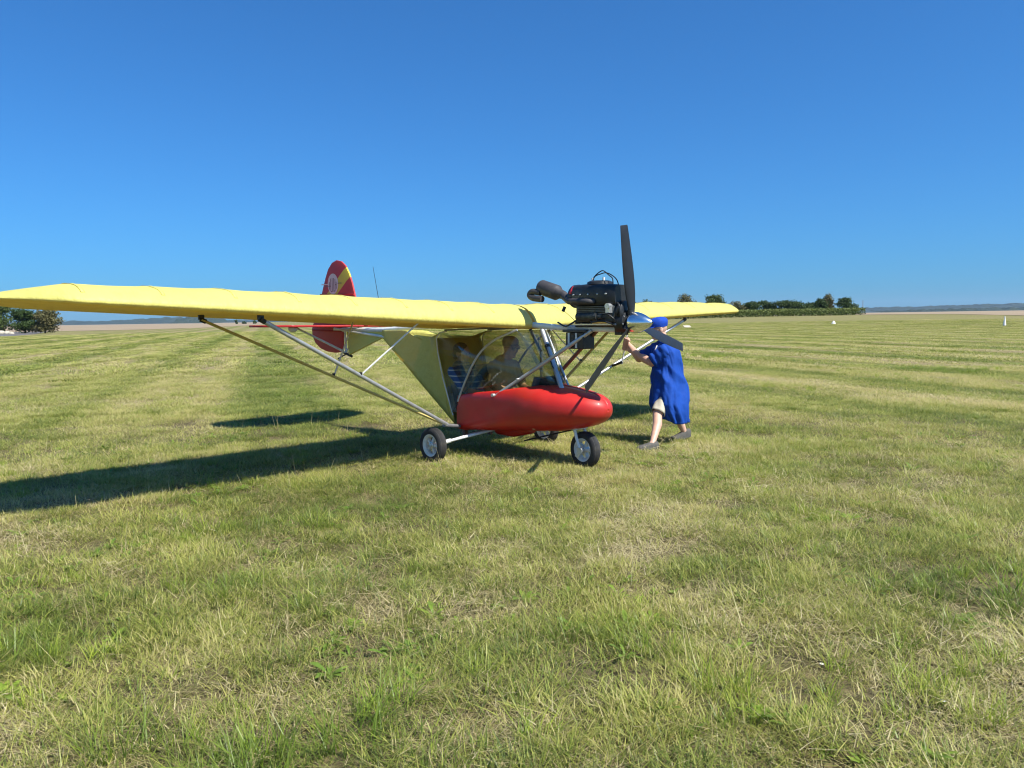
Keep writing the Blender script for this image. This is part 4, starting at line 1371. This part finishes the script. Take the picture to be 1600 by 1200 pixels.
def ring(c, a, b, z, n=56, front=None, ph=0.0):
    return [(c[0] + a * math.cos(2 * math.pi * k / n), c[1] + b * math.sin(2 * math.pi * k / n), z) for k in range(n)]
def coat():
    # z, centre x, centre y, half width along the picture, half depth
    S = [(1.232, 1.865, 9.395, .070, .085), (1.205, 1.868, 9.39, .098, .125), (1.175, 1.873, 9.385, .132, .180), (1.13, 1.88, 9.38, .155, .205), (1.05, 1.887, 9.37, .165, .208),
         (0.95, 1.892, 9.36, .172, .200), (0.85, 1.897, 9.35, .190, .205), (0.74, 1.908, 9.34, .207, .212), (0.62, 1.915, 9.315, .235, .230), (0.50, 1.908, 9.285, .243, .228), (0.40, 1.928, 9.272, .208, .218), (0.30, 1.955, 9.275, .168, .205)]
    n = 96
    secs = []
    m = 60
    zs = [s_[0] for s_ in S][::-1]
    for j in range(m + 1):
        z0 = 1.232 + (0.285 - 1.232) * j / m
        row = []
        for k in range(n):
            th = 2 * math.pi * k / n
            fr = max(0.0, math.cos(th - R(213)))          # towards the opening in front
            hem = 0.285 + 0.04 * fr ** 6 - 0.02 * max(0, math.cos(th - R(290)))
            z = 1.232 + (hem - 1.232) * j / m
            cxx, cyy, a, b = [float(np.interp(z, zs, [s_[q] for s_ in S][::-1])) for q in (1, 2, 3, 4)]
            low = max(0.0, min(1.0, (0.95 - z) / 0.5))
            # hanging folds, gathered from the arm and the hip
            w = 0.020 * low * (1 - abs(math.sin(th * 4.5 + 2.2 * z + 1.5 * math.sin(3 * z)))) + 0.009 * low * math.sin(th * 13 - 3 * z)
            w += 0.007 * mnoise.noise((math.cos(th) * 7 + z * 5, math.sin(th) * 7, z * 9.0)) + 0.026 * mnoise.noise((math.cos(th) * 1.6, math.sin(th) * 1.6 + z * 1.4, z * 3.2)) * (0.4 + 0.6 * min(1, max(0, (1.2 - z) / 0.3)))
            dg = (th - R(270)) * 0.55 + (z - 0.95) * 3.0      # diagonal pull from the arm across the side
            w += 0.020 * (0.6 - abs(math.sin(dg * 4.5))) * max(0, 1 - abs(z - 0.86) / 0.32)
            lap = 0.012 if (math.degrees(th) % 360) < 200 else 0.0
            fa = R(213)
            c_, s_q = math.cos(th - fa), math.sin(th - fa)
            ex = 2 / 2.7
            fx_ = (a * 0.87 + w) * math.copysign(abs(c_) ** ex, c_)
            ly_ = (b * 0.87 + w) * math.copysign(abs(s_q) ** ex, s_q)
            row.append((cxx + fx_ * math.cos(fa) - ly_ * math.sin(fa), cyy + fx_ * math.sin(fa) + ly_ * math.cos(fa), z))
        secs.append([ml(p) for p in row])
    return secs
co = obj('coat', MB().loft(coat(), caps=False), 'coat_blue', man, solid=0.006, angle=80)
def sleeve(name, a, b, r0, r1, over=0.9):
    a, b = Vector(a), Vector(b)
    d = (b - a)
    ax = d.normalized()
    u = ax.orthogonal().normalized(); w = ax.cross(u)
    secs = []
    for j in range(22):
        t = j / 21
        c = a + d * t * over
        r = (r0 + (r1 - r0) * t) * min(1.0, 0.35 + t * 5.5)
        sec = []
        for k in range(28):
            th = 2 * math.pi * k / 28
            rr = r + 0.006 * math.sin(t * 22 + 2 * math.sin(th)) * (0.3 + t) + 0.010 * mnoise.noise((math.cos(th) * 1.5 + t * 4, math.sin(th) * 1.5, t * 5 + r0 * 30))
            sec.append(ml(c + (u * math.cos(th) + w * math.sin(th)) * rr))
        secs.append(sec)
    return obj(name, MB().loft(secs, caps=False), 'coat_blue', co, solid=0.005, angle=80)
sleeve('sleeve', shN + Vector((0.045, 0.05, -0.01)), elN, 0.115, 0.092, 0.95)
sleeve('sleeve', shF + Vector((0.03, -0.05, 0.0)), elF, 0.095, 0.075, 0.9)
obj('collar', MB().loft([[ml(p) for p in ring((1.862, 9.395), .075, .088, 1.222)], [ml(p) for p in ring((1.855, 9.397), .070, .078, 1.255)], [ml(p) for p in ring((1.862, 9.397), .088, .098, 1.232)]], caps=False), 'coat_blue', co, solid=0.004)
obj('shirt_front', MB().loft([[ml(p) for p in ((1.768, 9.32, 1.20), (1.772, 9.40, 1.20))], [ml(p) for p in ((1.722, 9.33, 1.10), (1.722, 9.37, 1.10))]], closed=False), 'shirt_white', man, solid=0.006)
for k in range(4):
    z = 1.03 - 0.14 * k
    obj('button', MB().ell(ml((1.885 - float(np.interp(z, [0.6, 0.85, 1.05], [.21, .19, .157])) * 0.985, 9.30, z)), (0.006, 0.009, 0.009), 8, 6), 'cap_blue', co)
# cap: soft crown with band and short peak
def cap_mesh(P, rot, peak=True):
    mb = MB()
    secs = []
    n = 30
    for z, a, b, x0 in ((0.028, .104, .084, -.006), (0.050, .107, .087, -.006), (0.054, .108, .088, -.007), (0.085, .110, .090, -.010), (0.110, .098, .080, -.012), (0.128, .070, .058, -.014), (0.136, .030, .026, -.015)):
        secs.append([P(x0 + a * math.cos(2 * math.pi * k / n), b * math.sin(2 * math.pi * k / n), z + 0.004 * math.sin(5 * 2 * math.pi * k / n + z * 60)) for k in range(n)])
    mb.loft(secs)
    return mb
cp = obj('cap', cap_mesh(P_, rot_), 'cap_blue', man, angle=70)
pk = []
for q in range(9):
    f = -1 + 2 * q / 8
    pk.append([P_(0.092 * math.sqrt(max(0, 1 - (f * 0.75) ** 2)) - 0.004, 0.066 * f, 0.040), P_(0.135 * math.sqrt(max(0, 1 - (f * 0.8) ** 2)) + 0.003, 0.060 * f, 0.026)])
obj('peak', MB().loft(pk, closed=False), 'cap_blue', cp, solid=0.006)
# shorts
def tube_cloth(name, pts, rads, mat, parent, amp=0.006):
    secs = []
    P = [Vector(p) for p in pts]
    m = 16
    for j in range(m + 1):
        t = j / m * (len(P) - 1)
        i = min(int(t), len(P) - 2)
        f = t - i
        c = P[i].lerp(P[i + 1], f)
        r = rads[i] * (1 - f) + rads[i + 1] * f
        d = (P[i + 1] - P[i]).normalized()
        u = d.cross(Vector((0, 1, 0.2))).normalized(); w = d.cross(u)
        secs.append([ml(c + (u * math.cos(2 * math.pi * k / 24) + w * math.sin(2 * math.pi * k / 24)) * (r + amp * math.sin(k * 1.1 + j * 0.5))) for k in range(24)])
    return obj(name, MB().loft(secs, caps=False), mat, parent, solid=0.004, angle=80)
sho = tube_cloth('shorts', [hipA, hipA.lerp(knA, 0.5), hipA.lerp(knA, 0.95)], [0.085, 0.082, 0.084], 'shorts_beige', man)
tube_cloth('shorts_leg', [hipB, hipB.lerp(knB, 0.5), hipB.lerp(knB, 0.88)], [0.125, 0.105, 0.097], 'shorts_beige', sho)
def shoe(an, dirv, heel_up, label):
    d = Vector(dirv); d.z = 0; d.normalize()
    l = Vector((0, 0, 1)).cross(d)
    secs = []
    zg = ground_z(an.x, an.y)
    for t, w, h in ((-0.075, .022, .050), (-0.06, .034, .068), (-0.02, .039, .072), (0.04, .042, .062), (0.10, .047, .050), (0.155, .045, .042), (0.19, .032, .034), (0.205, .012, .02)):
        lift = heel_up * max(0.0, (0.14 - t) / 0.21) * 0.16
        c = Vector((an.x, an.y, 0)) + d * t
        sec = []
        for k in range(16):
            a = 2 * math.pi * k / 16
            zz = max(0.0, math.sin(a)) ** 0.8 * h if math.sin(a) > 0 else -0.004
            p = c + l * w * 1.18 * math.copysign(abs(math.cos(a)) ** 0.7, math.cos(a))
            sec.append(ml((p.x, p.y, zg + 0.010 + lift + zz * 1.45)))
        secs.append(sec)
    o = obj('shoe', MB().loft(secs), 'shoe_grey', man, angle=60)
    o['label'] = label
shoe(anA, ftA, 0.0, 'grey shoe of the forward foot')
shoe(anB, (-0.95, -0.2, 0), 0.35, 'grey shoe of the trailing foot')

# ---- the two people in the cabin (built in aircraft space, parented to their own empties)
def seated(name, label, hc, sh, hip, kn, ft, el, wr, face, shirt, trousers, capm=None, hair=None, glasses=False, width=0.17, y0=0.0):
    base = Vector((hip[0], hip[1], hip[2] - 0.08))
    e = empty(name, AW(base), (BANK, 0, AH))
    tag(e, label, 'person')
    def lo(p):
        return Vector(p) - base
    b = MB()
    P, rot = head(b, lo(hc), face, 1.0)
    sh, hip = Vector(sh), Vector(hip)
    b.limb(lo(Vector(hc) + Vector((-0.03, 0, -0.06))), lo(sh + Vector((0, 0, 0.022))), 0.055, 0.065)
    b.limb(lo(sh), lo(sh.lerp(hip, 0.6)), 0.12, 0.135)
    b.limb(lo(sh.lerp(hip, 0.6)), lo(hip), 0.135, 0.14)
    for s in (-1, 1):
        S = sh + Vector((0, s * width, 0.0))
        E = Vector((el[0], el[1] + s * (width + 0.03), el[2])); W_ = Vector((wr[0], wr[1] + s * width * 0.45, wr[2]))
        b.limb(lo(sh), lo(S), 0.09, 0.062)
        b.limb(lo(S), lo(E), 0.055, 0.043)
        b.limb(lo(E), lo(W_), 0.043, 0.028)
        pd = (W_ - E).normalized()
        for i in range(4):
            o2 = Vector((0, 0, 0.020 * (1.5 - i)))
            b.limb(lo(W_), lo(W_ + pd * 0.06 + o2), 0.018, 0.013)
            b.limb(lo(W_ + pd * 0.06 + o2), lo(W_ + pd * 0.09 + o2 + Vector((0, -s * 0.025, 0))), 0.011, 0.010)
            b.limb(lo(W_ + pd * 0.09 + o2 + Vector((0, -s * 0.025, 0))), lo(W_ + pd * 0.065 + o2 + Vector((0, -s * 0.045, 0))), 0.010, 0.008)
        b.limb(lo(W_ + pd * 0.02), lo(W_ + pd * 0.06 + Vector((0, -s * 0.02, 0.045))), 0.014, 0.010)
        K = Vector((kn[0], kn[1] + s * 0.09, kn[2])); F = Vector((ft[0], ft[1] + s * 0.07, ft[2]))
        b.limb(lo(hip + Vector((0, s * 0.08, 0))), lo(K), 0.085, 0.058)
        b.limb(lo(K), lo(F), 0.055, 0.038)
        b.limb(lo(F), lo(F + Vector((0.12, 0, 0.05))), 0.036, 0.028)
    bo_ = obj('body', b, 'skin', e)
    remesh(bo_, 0.009, 4)
    c = MB()
    c.limb(lo(sh + Vector((0, 0, 0.01))), lo(sh.lerp(hip, 0.6)), 0.133, 0.150)
    c.limb(lo(sh.lerp(hip, 0.6)), lo(hip), 0.150, 0.155)
    for s in (-1, 1):
        S = sh + Vector((0, s * width, 0.0)); E = Vector((el[0], el[1] + s * (width + 0.03), el[2]))
        c.limb(lo(sh), lo(S), 0.10, 0.076)
        c.limb(lo(S), lo(S.lerp(E, 0.72)), 0.072, 0.066)
    c.v = [tuple(Vector(p) + Vector(p).normalized() * 0.008 * mnoise.noise(Vector(p) * 9)) for p in c.v]
    remesh(obj('shirt', c, shirt, e), 0.010, 3)
    t_ = MB()
    for s in (-1, 1):
        K = Vector((kn[0], kn[1] + s * 0.09, kn[2])); F = Vector((ft[0], ft[1] + s * 0.07, ft[2]))
        t_.limb(lo(hip + Vector((0, s * 0.06, 0))), lo(K), 0.105, 0.072)
        t_.limb(lo(K), lo(K.lerp(F, 0.9)), 0.070, 0.055)
    t_.limb(lo(hip + Vector((0, -0.08, 0))), lo(hip + Vector((0, 0.08, 0))), 0.11, 0.11)
    remesh(obj('trousers', t_, trousers, e), 0.010, 3)
    if capm:
        co_ = obj('cap', cap_mesh(P, rot), capm, e, angle=70)
        pk = []
        for q in range(9):
            f = -1 + 2 * q / 8
            pk.append([P(0.092 * math.sqrt(max(0, 1 - (f * 0.75) ** 2)) - 0.004, 0.066 * f, 0.040), P(0.165 * math.sqrt(max(0, 1 - (f * 0.8) ** 2)) + 0.003, 0.060 * f, 0.024)])
        obj('peak', MB().loft(pk, closed=False), capm, co_, solid=0.006)
    if hair:
        h = MB()
        h.ell(P(-0.018, 0, 0.040), (0.100, 0.086, 0.092), 18, 12, rot)
        h.ell(P(-0.055, 0, -0.02), (0.055, 0.078, 0.07), 14, 10, rot)
        h.v = [tuple(Vector(p) * 1.0 + Vector((0.006 * mnoise.noise(Vector(p) * 40), 0.006 * mnoise.noise(Vector(p) * 37), 0.006 * mnoise.noise(Vector(p) * 43)))) for p in h.v]
        remesh(obj('hair', h, hair, e), 0.008, 1)
    if glasses:
        g_ = obj('sunglasses', MB().path([P(0.103, -0.012, 0.012), P(0.108, 0, 0.014), P(0.103, 0.012, 0.012)], 0.0025, 6), 'black_plastic', e)
        spectacles(P, rot, 1.0, g_)
    else:
        for s in (-1, 1):
            obj('eye', MB().ell(P(0.088, s * 0.032, 0.010), (0.009, 0.008, 0.005), 10, 8, rot), 'lens_dark', bo_)
    return e
seated('person', 'pilot in khaki shirt, cap and sunglasses facing forward in the cabin', (0.12, 0.17, 1.205), (-0.01, 0.18, 0.985), (0.03, 0.185, 0.56), (0.55, 0.20, 0.70), (0.95, 0.19, 0.42), (0.12, 0.18, 0.74), (0.38, 0.19, 0.72),
       (0.97, -0.18, -0.08), 'shirt_khaki', 'jeans', capm='cap_khaki', glasses=True)
seated('person', 'passenger in a blue striped shirt leaning back on the nearer seat', (-0.33, -0.19, 1.14), (-0.33, -0.19, 0.93), (-0.06, -0.185, 0.555), (0.50, -0.20, 0.66), (0.90, -0.19, 0.40), (-0.12, -0.15, 0.72), (0.12, -0.17, 0.69),
       (0.93, 0.25, -0.12), 'shirt_blue_striped', 'jeans', hair='hair_dark', width=0.125)

# ------------------------------------------------------------------ grass
def blade_mesh(name, specs, mat):
    """specs: list of (base x, y, lean dir, height, lean, width, curl, tint); one clump of tapering blades"""
    V, F, C = [], [], []
    for (bx, by, a, h, lean, w, curl, tint) in specs:
        d = Vector((math.cos(a), math.sin(a), 0))
        sd = Vector((-math.sin(a), math.cos(a), 0))
        o = len(V)
        n = 3
        for k in range(n + 1):
            t = k / n
            c = Vector((bx, by, 0)) + d * (lean * t + curl * t * t) + Vector((0, 0, 1)) * (h * (t - 0.35 * (abs(curl) / (h + 0.02)) * t * t * 0.5))
            ww = w * (1 - t) ** 0.7 if k < n else 0
            if k < n:
                V += [tuple(c - sd * ww / 2), tuple(c + sd * ww / 2)]
                C += [(tint, t, 0, 1)] * 2
            else:
                V.append(tuple(c)); C.append((tint, 1, 0, 1))
        for k in range(n - 1):
            F.append((o + 2 * k, o + 2 * k + 1, o + 2 * k + 3, o + 2 * k + 2))
        F.append((o + 2 * (n - 1), o + 2 * (n - 1) + 1, o + 2 * n))
    me = bpy.data.meshes.new(name)
    me.from_pydata(V, [], F)
    ca = me.color_attributes.new('tint', 'FLOAT_COLOR', 'POINT')
    ca.data.foreach_set('color', np.array(C, np.float32).ravel())
    me.materials.append(MATS[mat])
    return bpy.data.objects.new(name, me)

clumps = bpy.data.collections.new('grass_clumps')
def add_clump(o):
    clumps.objects.link(o)
rr = random.Random(5)
ncl = 0
def spread(n, rad, hmin, hmax, wid, leank, curlk, bias=0.0, straw=0.0):
    out = []
    for _ in range(n):
        a = rr.uniform(0, 6.283); q = rad * math.sqrt(rr.random())
        h = rr.uniform(hmin, hmax)
        la = a + rr.gauss(0, 1.2)
        out.append((q * math.cos(a), q * math.sin(a), la, h, h * rr.uniform(0.1, leank), wid * rr.uniform(0.6, 1.3), h * rr.uniform(0, curlk), min(1, max(0, rr.gauss(0.45, 0.36) + bias))))
    return out
KIND = {}
def kind(key, objs):
    global ncl
    KIND[key] = []
    for o in objs:
        o.name = 'clump_%02d' % ncl
        add_clump(o)
        KIND[key].append(ncl)
        ncl += 1
def lying(n, rx, ry, hmax, l0, l1, w):
    return [(rr.gauss(0, rx), rr.gauss(0, ry), rr.uniform(0, 6.28), rr.uniform(0.004, hmax), rr.uniform(l0, l1), w * rr.uniform(0.6, 1.3), rr.uniform(-0.04, 0.05), rr.random()) for _ in range(n)]
def stretch(sp, kx, ky):
    return [(q[0] * kx, q[1] * ky) + tuple(q[2:]) for q in sp]
kind('turf', [blade_mesh('c', spread(215, 0.21, 0.012, 0.052, 0.0044, 2.0, 1.3) + spread(18, 0.2, 0.05, 0.085, 0.0044, 0.9, 0.7), 'blade_turf') for _ in range(6)])
kind('thatch', [blade_mesh('c', lying(120, 0.11, 0.11, 0.035, 0.03, 0.12, 0.0034), 'blade_straw') for _ in range(5)])
kind('tuft', [blade_mesh('c', spread(75, 0.085, 0.05, 0.13, 0.0060, 1.0, 0.9, -0.05), 'blade_lush') for _ in range(4)])
kind('tall', [blade_mesh('c', spread(95, 0.14, 0.10, 0.25, 0.0062, 0.9, 1.0, 0.10), 'blade_lush') for _ in range(3)])
kind('mid', [blade_mesh('c', stretch(spread(240, 0.5, 0.02, 0.062, 0.0085, 1.8, 1.1), 0.7, 1.4), 'blade_turf') for _ in range(5)])
kind('midthatch', [blade_mesh('c', lying(130, 0.16, 0.4, 0.04, 0.05, 0.15, 0.006), 'blade_straw') for _ in range(4)])
kind('far', [blade_mesh('c', stretch(spread(260, 1.0, 0.03, 0.075, 0.024, 1.6, 0.8), 0.45, 2.4), 'blade_turf') for _ in range(4)])
kind('farthatch', [blade_mesh('c', lying(140, 0.25, 1.3, 0.05, 0.08, 0.22, 0.018), 'blade_straw') for _ in range(3)])
kind('stalk', [blade_mesh('c', [(rr.gauss(0, 0.02), rr.gauss(0, 0.02), rr.uniform(0, 6.28), rr.uniform(0.12, 0.30), rr.uniform(0.02, 0.14), 0.0035, rr.uniform(0, 0.05), rr.random()) for _ in range(rr.randint(1, 3))], 'blade_straw') for _ in range(4)])
def weed():
    """flat rosette of broad leaves"""
    V, F, C = [], [], []
    n = rr.randint(6, 10)
    for i in range(n):
        a = 6.283 * i / n + rr.uniform(-0.3, 0.3)
        L_ = rr.uniform(0.05, 0.11)
        w = L_ * rr.uniform(0.22, 0.36)
        d = Vector((math.cos(a), math.sin(a), 0)); sd = Vector((-math.sin(a), math.cos(a), 0))
        up = rr.uniform(0.4, 1.1)
        o = len(V)
        ti = rr.uniform(0.1, 0.7)
        for t, ww in ((0.05, 0.1), (0.35, 0.7), (0.65, 1.0), (0.88, 0.6)):
            c = d * L_ * t + Vector((0, 0, 0.008 + L_ * up * (t - 0.55 * t * t)))
            V += [tuple(c - sd * w * ww / 2 + Vector((0, 0, 0.1 * w * ww))), tuple(c), tuple(c + sd * w * ww / 2 + Vector((0, 0, 0.1 * w * ww)))]
            C += [(ti, t * 0.4, 0, 1)] * 3
        c = d * L_ + Vector((0, 0, 0.008 + L_ * up * 0.45))
        V.append(tuple(c)); C.append((ti, 0.5, 0, 1))
        for k in range(3):
            for q in (0, 1):
                F.append((o + 3 * k + q, o + 3 * k + q + 1, o + 3 * k + q + 4, o + 3 * k + q + 3))
        F += [(o + 9, o + 10, o + 12), (o + 10, o + 11, o + 12)]
    me = bpy.data.meshes.new('weed')
    me.from_pydata(V, [], F)
    ca = me.color_attributes.new('tint', 'FLOAT_COLOR', 'POINT')
    ca.data.foreach_set('color', np.array(C, np.float32).ravel())
    me.materials.append(MATS['weed_leaf'])
    return bpy.data.objects.new('weed', me)
kind('weed', [weed() for _ in range(4)])

def fnoise(x, y, sc, seed):
    return np.array([mnoise.noise((a * sc, b * sc, seed)) for a, b in zip(x, y)])

def scatter(key, r0, r1, dens, smin, smax, mask=None, half=R(43), tilt=0.10, align=False):
    """points spread over the view's ground between two distances (and a margin on both sides)"""
    area = half * (r1 * r1 - r0 * r0)
    n = int(area * dens)
    r = np.sqrt(rng.random(n) * (r1 * r1 - r0 * r0) + r0 * r0)
    a = (rng.random(n) * 2 - 1) * half
    x, y = r * np.sin(a), r * np.cos(a)
    if mask is not None:
        k = mask(x, y) > rng.random(n)
        x, y = x[k], y[k]
    n = len(x)
    z = gz(x, y) + np.where(np.hypot(x, y) < 60, 0.018 * fnoise(x, y, 0.35, 1.3), 0)
    pos = np.stack([x, y, z], 1)
    rot = np.stack([rng.normal(0, tilt, n), rng.normal(0, tilt, n), rng.random(n) * 6.283], 1)
    if align:
        rot[:, :2] *= 0.15
        rot[:, 2] = R(18.0) + np.pi * rng.integers(0, 2, n) + rng.normal(0, 0.05, n)
    s = smin + (smax - smin) * rng.random(n)
    kd = rng.choice(KIND[key], n)
    return pos, rot, s, kd

def lane_dry(x, y):
    u = x * STRIPE_N[0] + y * STRIPE_N[1]
    return 0.5 - 0.5 * np.cos(2 * np.pi * (u - 0.5) / 4.3)
def patch(x, y, sc=0.9, seed=4.0, lo=-0.1, hi=0.35):
    return np.clip((fnoise(x, y, sc, seed) - lo) / (hi - lo), 0, 1)
def spots(cs):
    def f(x, y):
        m = np.zeros(len(x))
        for cx, cy, rx, ry, k in cs:
            m = np.maximum(m, k * np.exp(-(((x - cx) / rx) ** 2 + ((y - cy) / ry) ** 2)))
        return m
    return f
# lush places seen in the photograph: long tuft low left of centre, greener patches right and at far left
LUSH = spots([(-1.12, 2.62, 0.42, 0.26, 1.0), (-0.55, 2.75, 0.25, 0.25, 0.7), (0.55, 3.55, 0.35, 0.28, 0.5), (0.85, 2.95, 0.32, 0.25, 0.5), (1.65, 3.05, 0.5, 0.3, 0.45), (0.62, 3.95, 0.25, 0.2, 0.5), (1.75, 3.4, 0.35, 0.25, 0.5),
              (-2.25, 3.4, 0.30, 0.4, 0.8), (-1.7, 4.4, 0.35, 0.3, 0.5), (-1.0, 4.2, 0.4, 0.2, 0.5), (-1.35, 5.6, 0.6, 0.2, 0.45), (2.6, 4.2, 0.5, 0.5, 0.5), (-2.5, 5.5, 0.5, 0.4, 0.4), (2.2, 5.6, 0.7, 0.4, 0.4)])
GREEN_FAR = spots([(7.3, 29.6, 0.9, 0.8, 1.0), (16.5, 48.0, 2.0, 1.2, 0.5), (12.0, 21.0, 1.0, 0.7, 0.5)])
parts_ = [
    scatter('turf', 1.9, 10.0, 66, 0.6, 1.2, lambda x, y: 0.64 + 0.36 * patch(x, y, 1.5, 9.0, -0.35, 0.15)),
    scatter('thatch', 1.9, 10.0, 75, 0.6, 1.3, lambda x, y: 0.34 + 0.66 * patch(x, y, 0.8, 14.0, -0.2, 0.3)),
    scatter('tuft', 1.9, 10.0, 26, 0.35, 0.9, lambda x, y: np.clip(0.07 + 0.75 * patch(x, y, 1.1, 21.0, 0.05, 0.45) + LUSH(x, y), 0, 1)),
    scatter('tall', 1.9, 7.5, 34, 0.45, 0.95, lambda x, y: np.clip(LUSH(x, y) - 0.2, 0, 1)),
    scatter('weed', 1.9, 11.0, 34, 0.4, 1.0, lambda x, y: patch(x, y, 0.9, 33.0, -0.05, 0.4)),
    scatter('stalk', 1.9, 12.0, 6, 0.5, 1.1),
    scatter('turf', 9.5, 15.0, 18, 0.8, 1.2),
    scatter('mid', 9.0, 26.0, 9, 0.7, 1.1, lambda x, y: 0.7 + 0.3 * patch(x, y, 0.8, 9.0, -0.35, 0.1), align=True),
    scatter('midthatch', 9.0, 26.0, 9, 0.6, 1.2, lambda x, y: np.clip(0.2 + 0.5 * patch(x, y, 0.5, 14.0, -0.15, 0.3) + 0.5 * lane_dry(x, y) ** 2, 0, 1), align=True),
    scatter('tuft', 9.0, 24.0, 4, 0.4, 0.75, lambda x, y: patch(x, y, 0.6, 21.0, 0.1, 0.45)),
    scatter('tuft', 22.0, 50.0, 22, 0.7, 1.2, GREEN_FAR),
    scatter('far', 24.0, 130.0, 1.0, 0.7, 1.1, align=True),
    scatter('farthatch', 24.0, 130.0, 0.9, 0.6, 1.2, lambda x, y: 0.15 + 0.85 * lane_dry(x, y) ** 2, align=True),
]
pos = np.concatenate([p[0] for p in parts_]).astype(np.float32)
rot = np.concatenate([p[1] for p in parts_]).astype(np.float32)
scl = np.concatenate([p[2] for p in parts_]).astype(np.float32)
kdx = np.concatenate([p[3] for p in parts_]).astype(np.int32)
# wheels and shoes press the grass flat
for cx, cy, rad in [(*AW((0, -0.905, 0)).xy, 0.13), (*AW((0, 0.905, 0)).xy, 0.13), (*AW((1.385, 0, 0)).xy, 0.13), (anA.x - 0.06, anA.y - 0.02, 0.12), (anB.x - 0.1, anB.y, 0.10)]:
    d2 = np.hypot(pos[:, 0] - cx, pos[:, 1] - cy)
    scl *= np.where(d2 < rad, 0.35, 1.0).astype(np.float32)
px_, py_ = pos[:, 0].astype(float), pos[:, 1].astype(float)
uu = px_ * STRIPE_N[0] + py_ * STRIPE_N[1] + 0.25 * fnoise(px_, py_, 0.22, 2.0)
vv = px_ * STRIPE_D[0] + py_ * STRIPE_D[1]
farf = ss(5, 16, np.hypot(px_, py_))
lane = np.array([mnoise.noise((a * 0.55, b * 0.02, 6.0)) for a, b in zip(uu, vv)])
cs = np.cos(2 * np.pi * (uu - 0.5) / 4.3)
dry = 0.45 - (0.07 + 0.08 * farf) * np.sign(cs) * np.abs(cs) ** 0.6 + 0.10 * farf * np.sin(2 * np.pi * uu / 1.43) + (0.10 + 0.16 * farf) * lane
dry += (0.42 - 0.22 * farf) * fnoise(px_, py_, 0.55, 12.0) + (0.36 - 0.1 * farf) * fnoise(px_, py_, 1.9, 17.0) + 0.24 * (rng.random(len(px_)) - 0.5)
dry -= 0.25 * LUSH(px_, py_) + 0.3 * GREEN_FAR(px_, py_)
dry = np.clip(dry, 0.02, 1).astype(np.float32)
print('GRASS', len(pos), dry.mean())
gme = bpy.data.meshes.new('grass')
gme.vertices.add(len(pos))
gme.vertices.foreach_set('co', pos.ravel())
gme.attributes.new('rot', 'FLOAT_VECTOR', 'POINT').data.foreach_set('vector', rot.ravel())
gme.attributes.new('scl', 'FLOAT', 'POINT').data.foreach_set('value', scl)
gme.attributes.new('dry', 'FLOAT', 'POINT').data.foreach_set('value', dry)
gme.attributes.new('kind', 'INT', 'POINT').data.foreach_set('value', kdx)
grass = bpy.data.objects.new('grass', gme)
COL.objects.link(grass)
tag(grass, 'mown airfield grass with straw and weeds around the aircraft', 'grass', kind='stuff')
ng = bpy.data.node_groups.new('grass_scatter', 'GeometryNodeTree')
ng.interface.new_socket('Geometry', in_out='INPUT', socket_type='NodeSocketGeometry')
ng.interface.new_socket('Geometry', in_out='OUTPUT', socket_type='NodeSocketGeometry')
gi = ng.nodes.new('NodeGroupInput'); go = ng.nodes.new('NodeGroupOutput')
ip = ng.nodes.new('GeometryNodeInstanceOnPoints')
ci = ng.nodes.new('GeometryNodeCollectionInfo')
ci.inputs['Collection'].default_value = clumps
ci.inputs['Separate Children'].default_value = True
ci.inputs['Reset Children'].default_value = True
def named(nm, typ):
    n_ = ng.nodes.new('GeometryNodeInputNamedAttribute')
    n_.data_type = typ
    n_.inputs['Name'].default_value = nm
    return n_.outputs[0]
ip.inputs['Pick Instance'].default_value = True
ng.links.new(gi.outputs[0], ip.inputs['Points'])
ng.links.new(ci.outputs[0], ip.inputs['Instance'])
ng.links.new(named('kind', 'INT'), ip.inputs['Instance Index'])
ng.links.new(named('rot', 'FLOAT_VECTOR'), ip.inputs['Rotation'])
ng.links.new(named('scl', 'FLOAT'), ip.inputs['Scale'])
ng.links.new(ip.outputs[0], go.inputs[0])
md = grass.modifiers.new('scatter', 'NODES')
md.node_group = ng

# two pale stalks and small white flowers that stand out in the photograph
def daisy(x, y, label):
    e = empty('wild_flower', (x, y, ground_z(x, y)))
    e.scale = (0.7, 0.7, 0.7)
    tag(e, label, 'flower', 'small white flowers in the near grass')
    obj('stem', MB().path([(0, 0, 0), (0.004, 0.002, 0.04), (0.006, 0.0, 0.075)], 0.0012, 5), 'weed_leaf', e)
    for k in range(9):
        a = 6.283 * k / 9
        c, s = math.cos(a), math.sin(a)
        obj('petal', MB().add([(0.006, 0, 0.075), (0.006 + 0.009 * c - 0.003 * s, 0.009 * s + 0.003 * c, 0.079), (0.006 + 0.015 * c, 0.015 * s, 0.078), (0.006 + 0.009 * c + 0.003 * s, 0.009 * s - 0.003 * c, 0.079)], [(0, 1, 2, 3)]), 'white_paint', e, solid=0.0006)
    obj('heart', MB().ell((0.006, 0, 0.078), (0.005, 0.005, 0.003), 8, 6), 'yellow_cloth', e)
daisy(1.32, 3.20, 'small white flower in the near grass below the man in blue')
daisy(1.66, 2.87, 'small white flower low in the picture, nearest the corner')

# ------------------------------------------------------------------ air: thin blue haze over the whole land
def haze():
    lo, hi = -60.0, 160.0
    mb = MB().box((0, 0, (lo + hi) / 2), (19000, 19000, hi - lo))
    m, t, out = new_mat('haze_air')
    v = t.n("ShaderNodeVolumePrincipled")
    v.inputs['Color'].default_value = (0.58, 0.76, 1.0, 1)
    v.inputs['Density'].default_value = 0.00006
    v.inputs['Anisotropy'].default_value = 0.1
    t.l(v.outputs[0], out.inputs['Volume'])
    o = obj('haze', mb, 'haze_air', smooth=False)
    tag(o, kind='stuff')
haze()
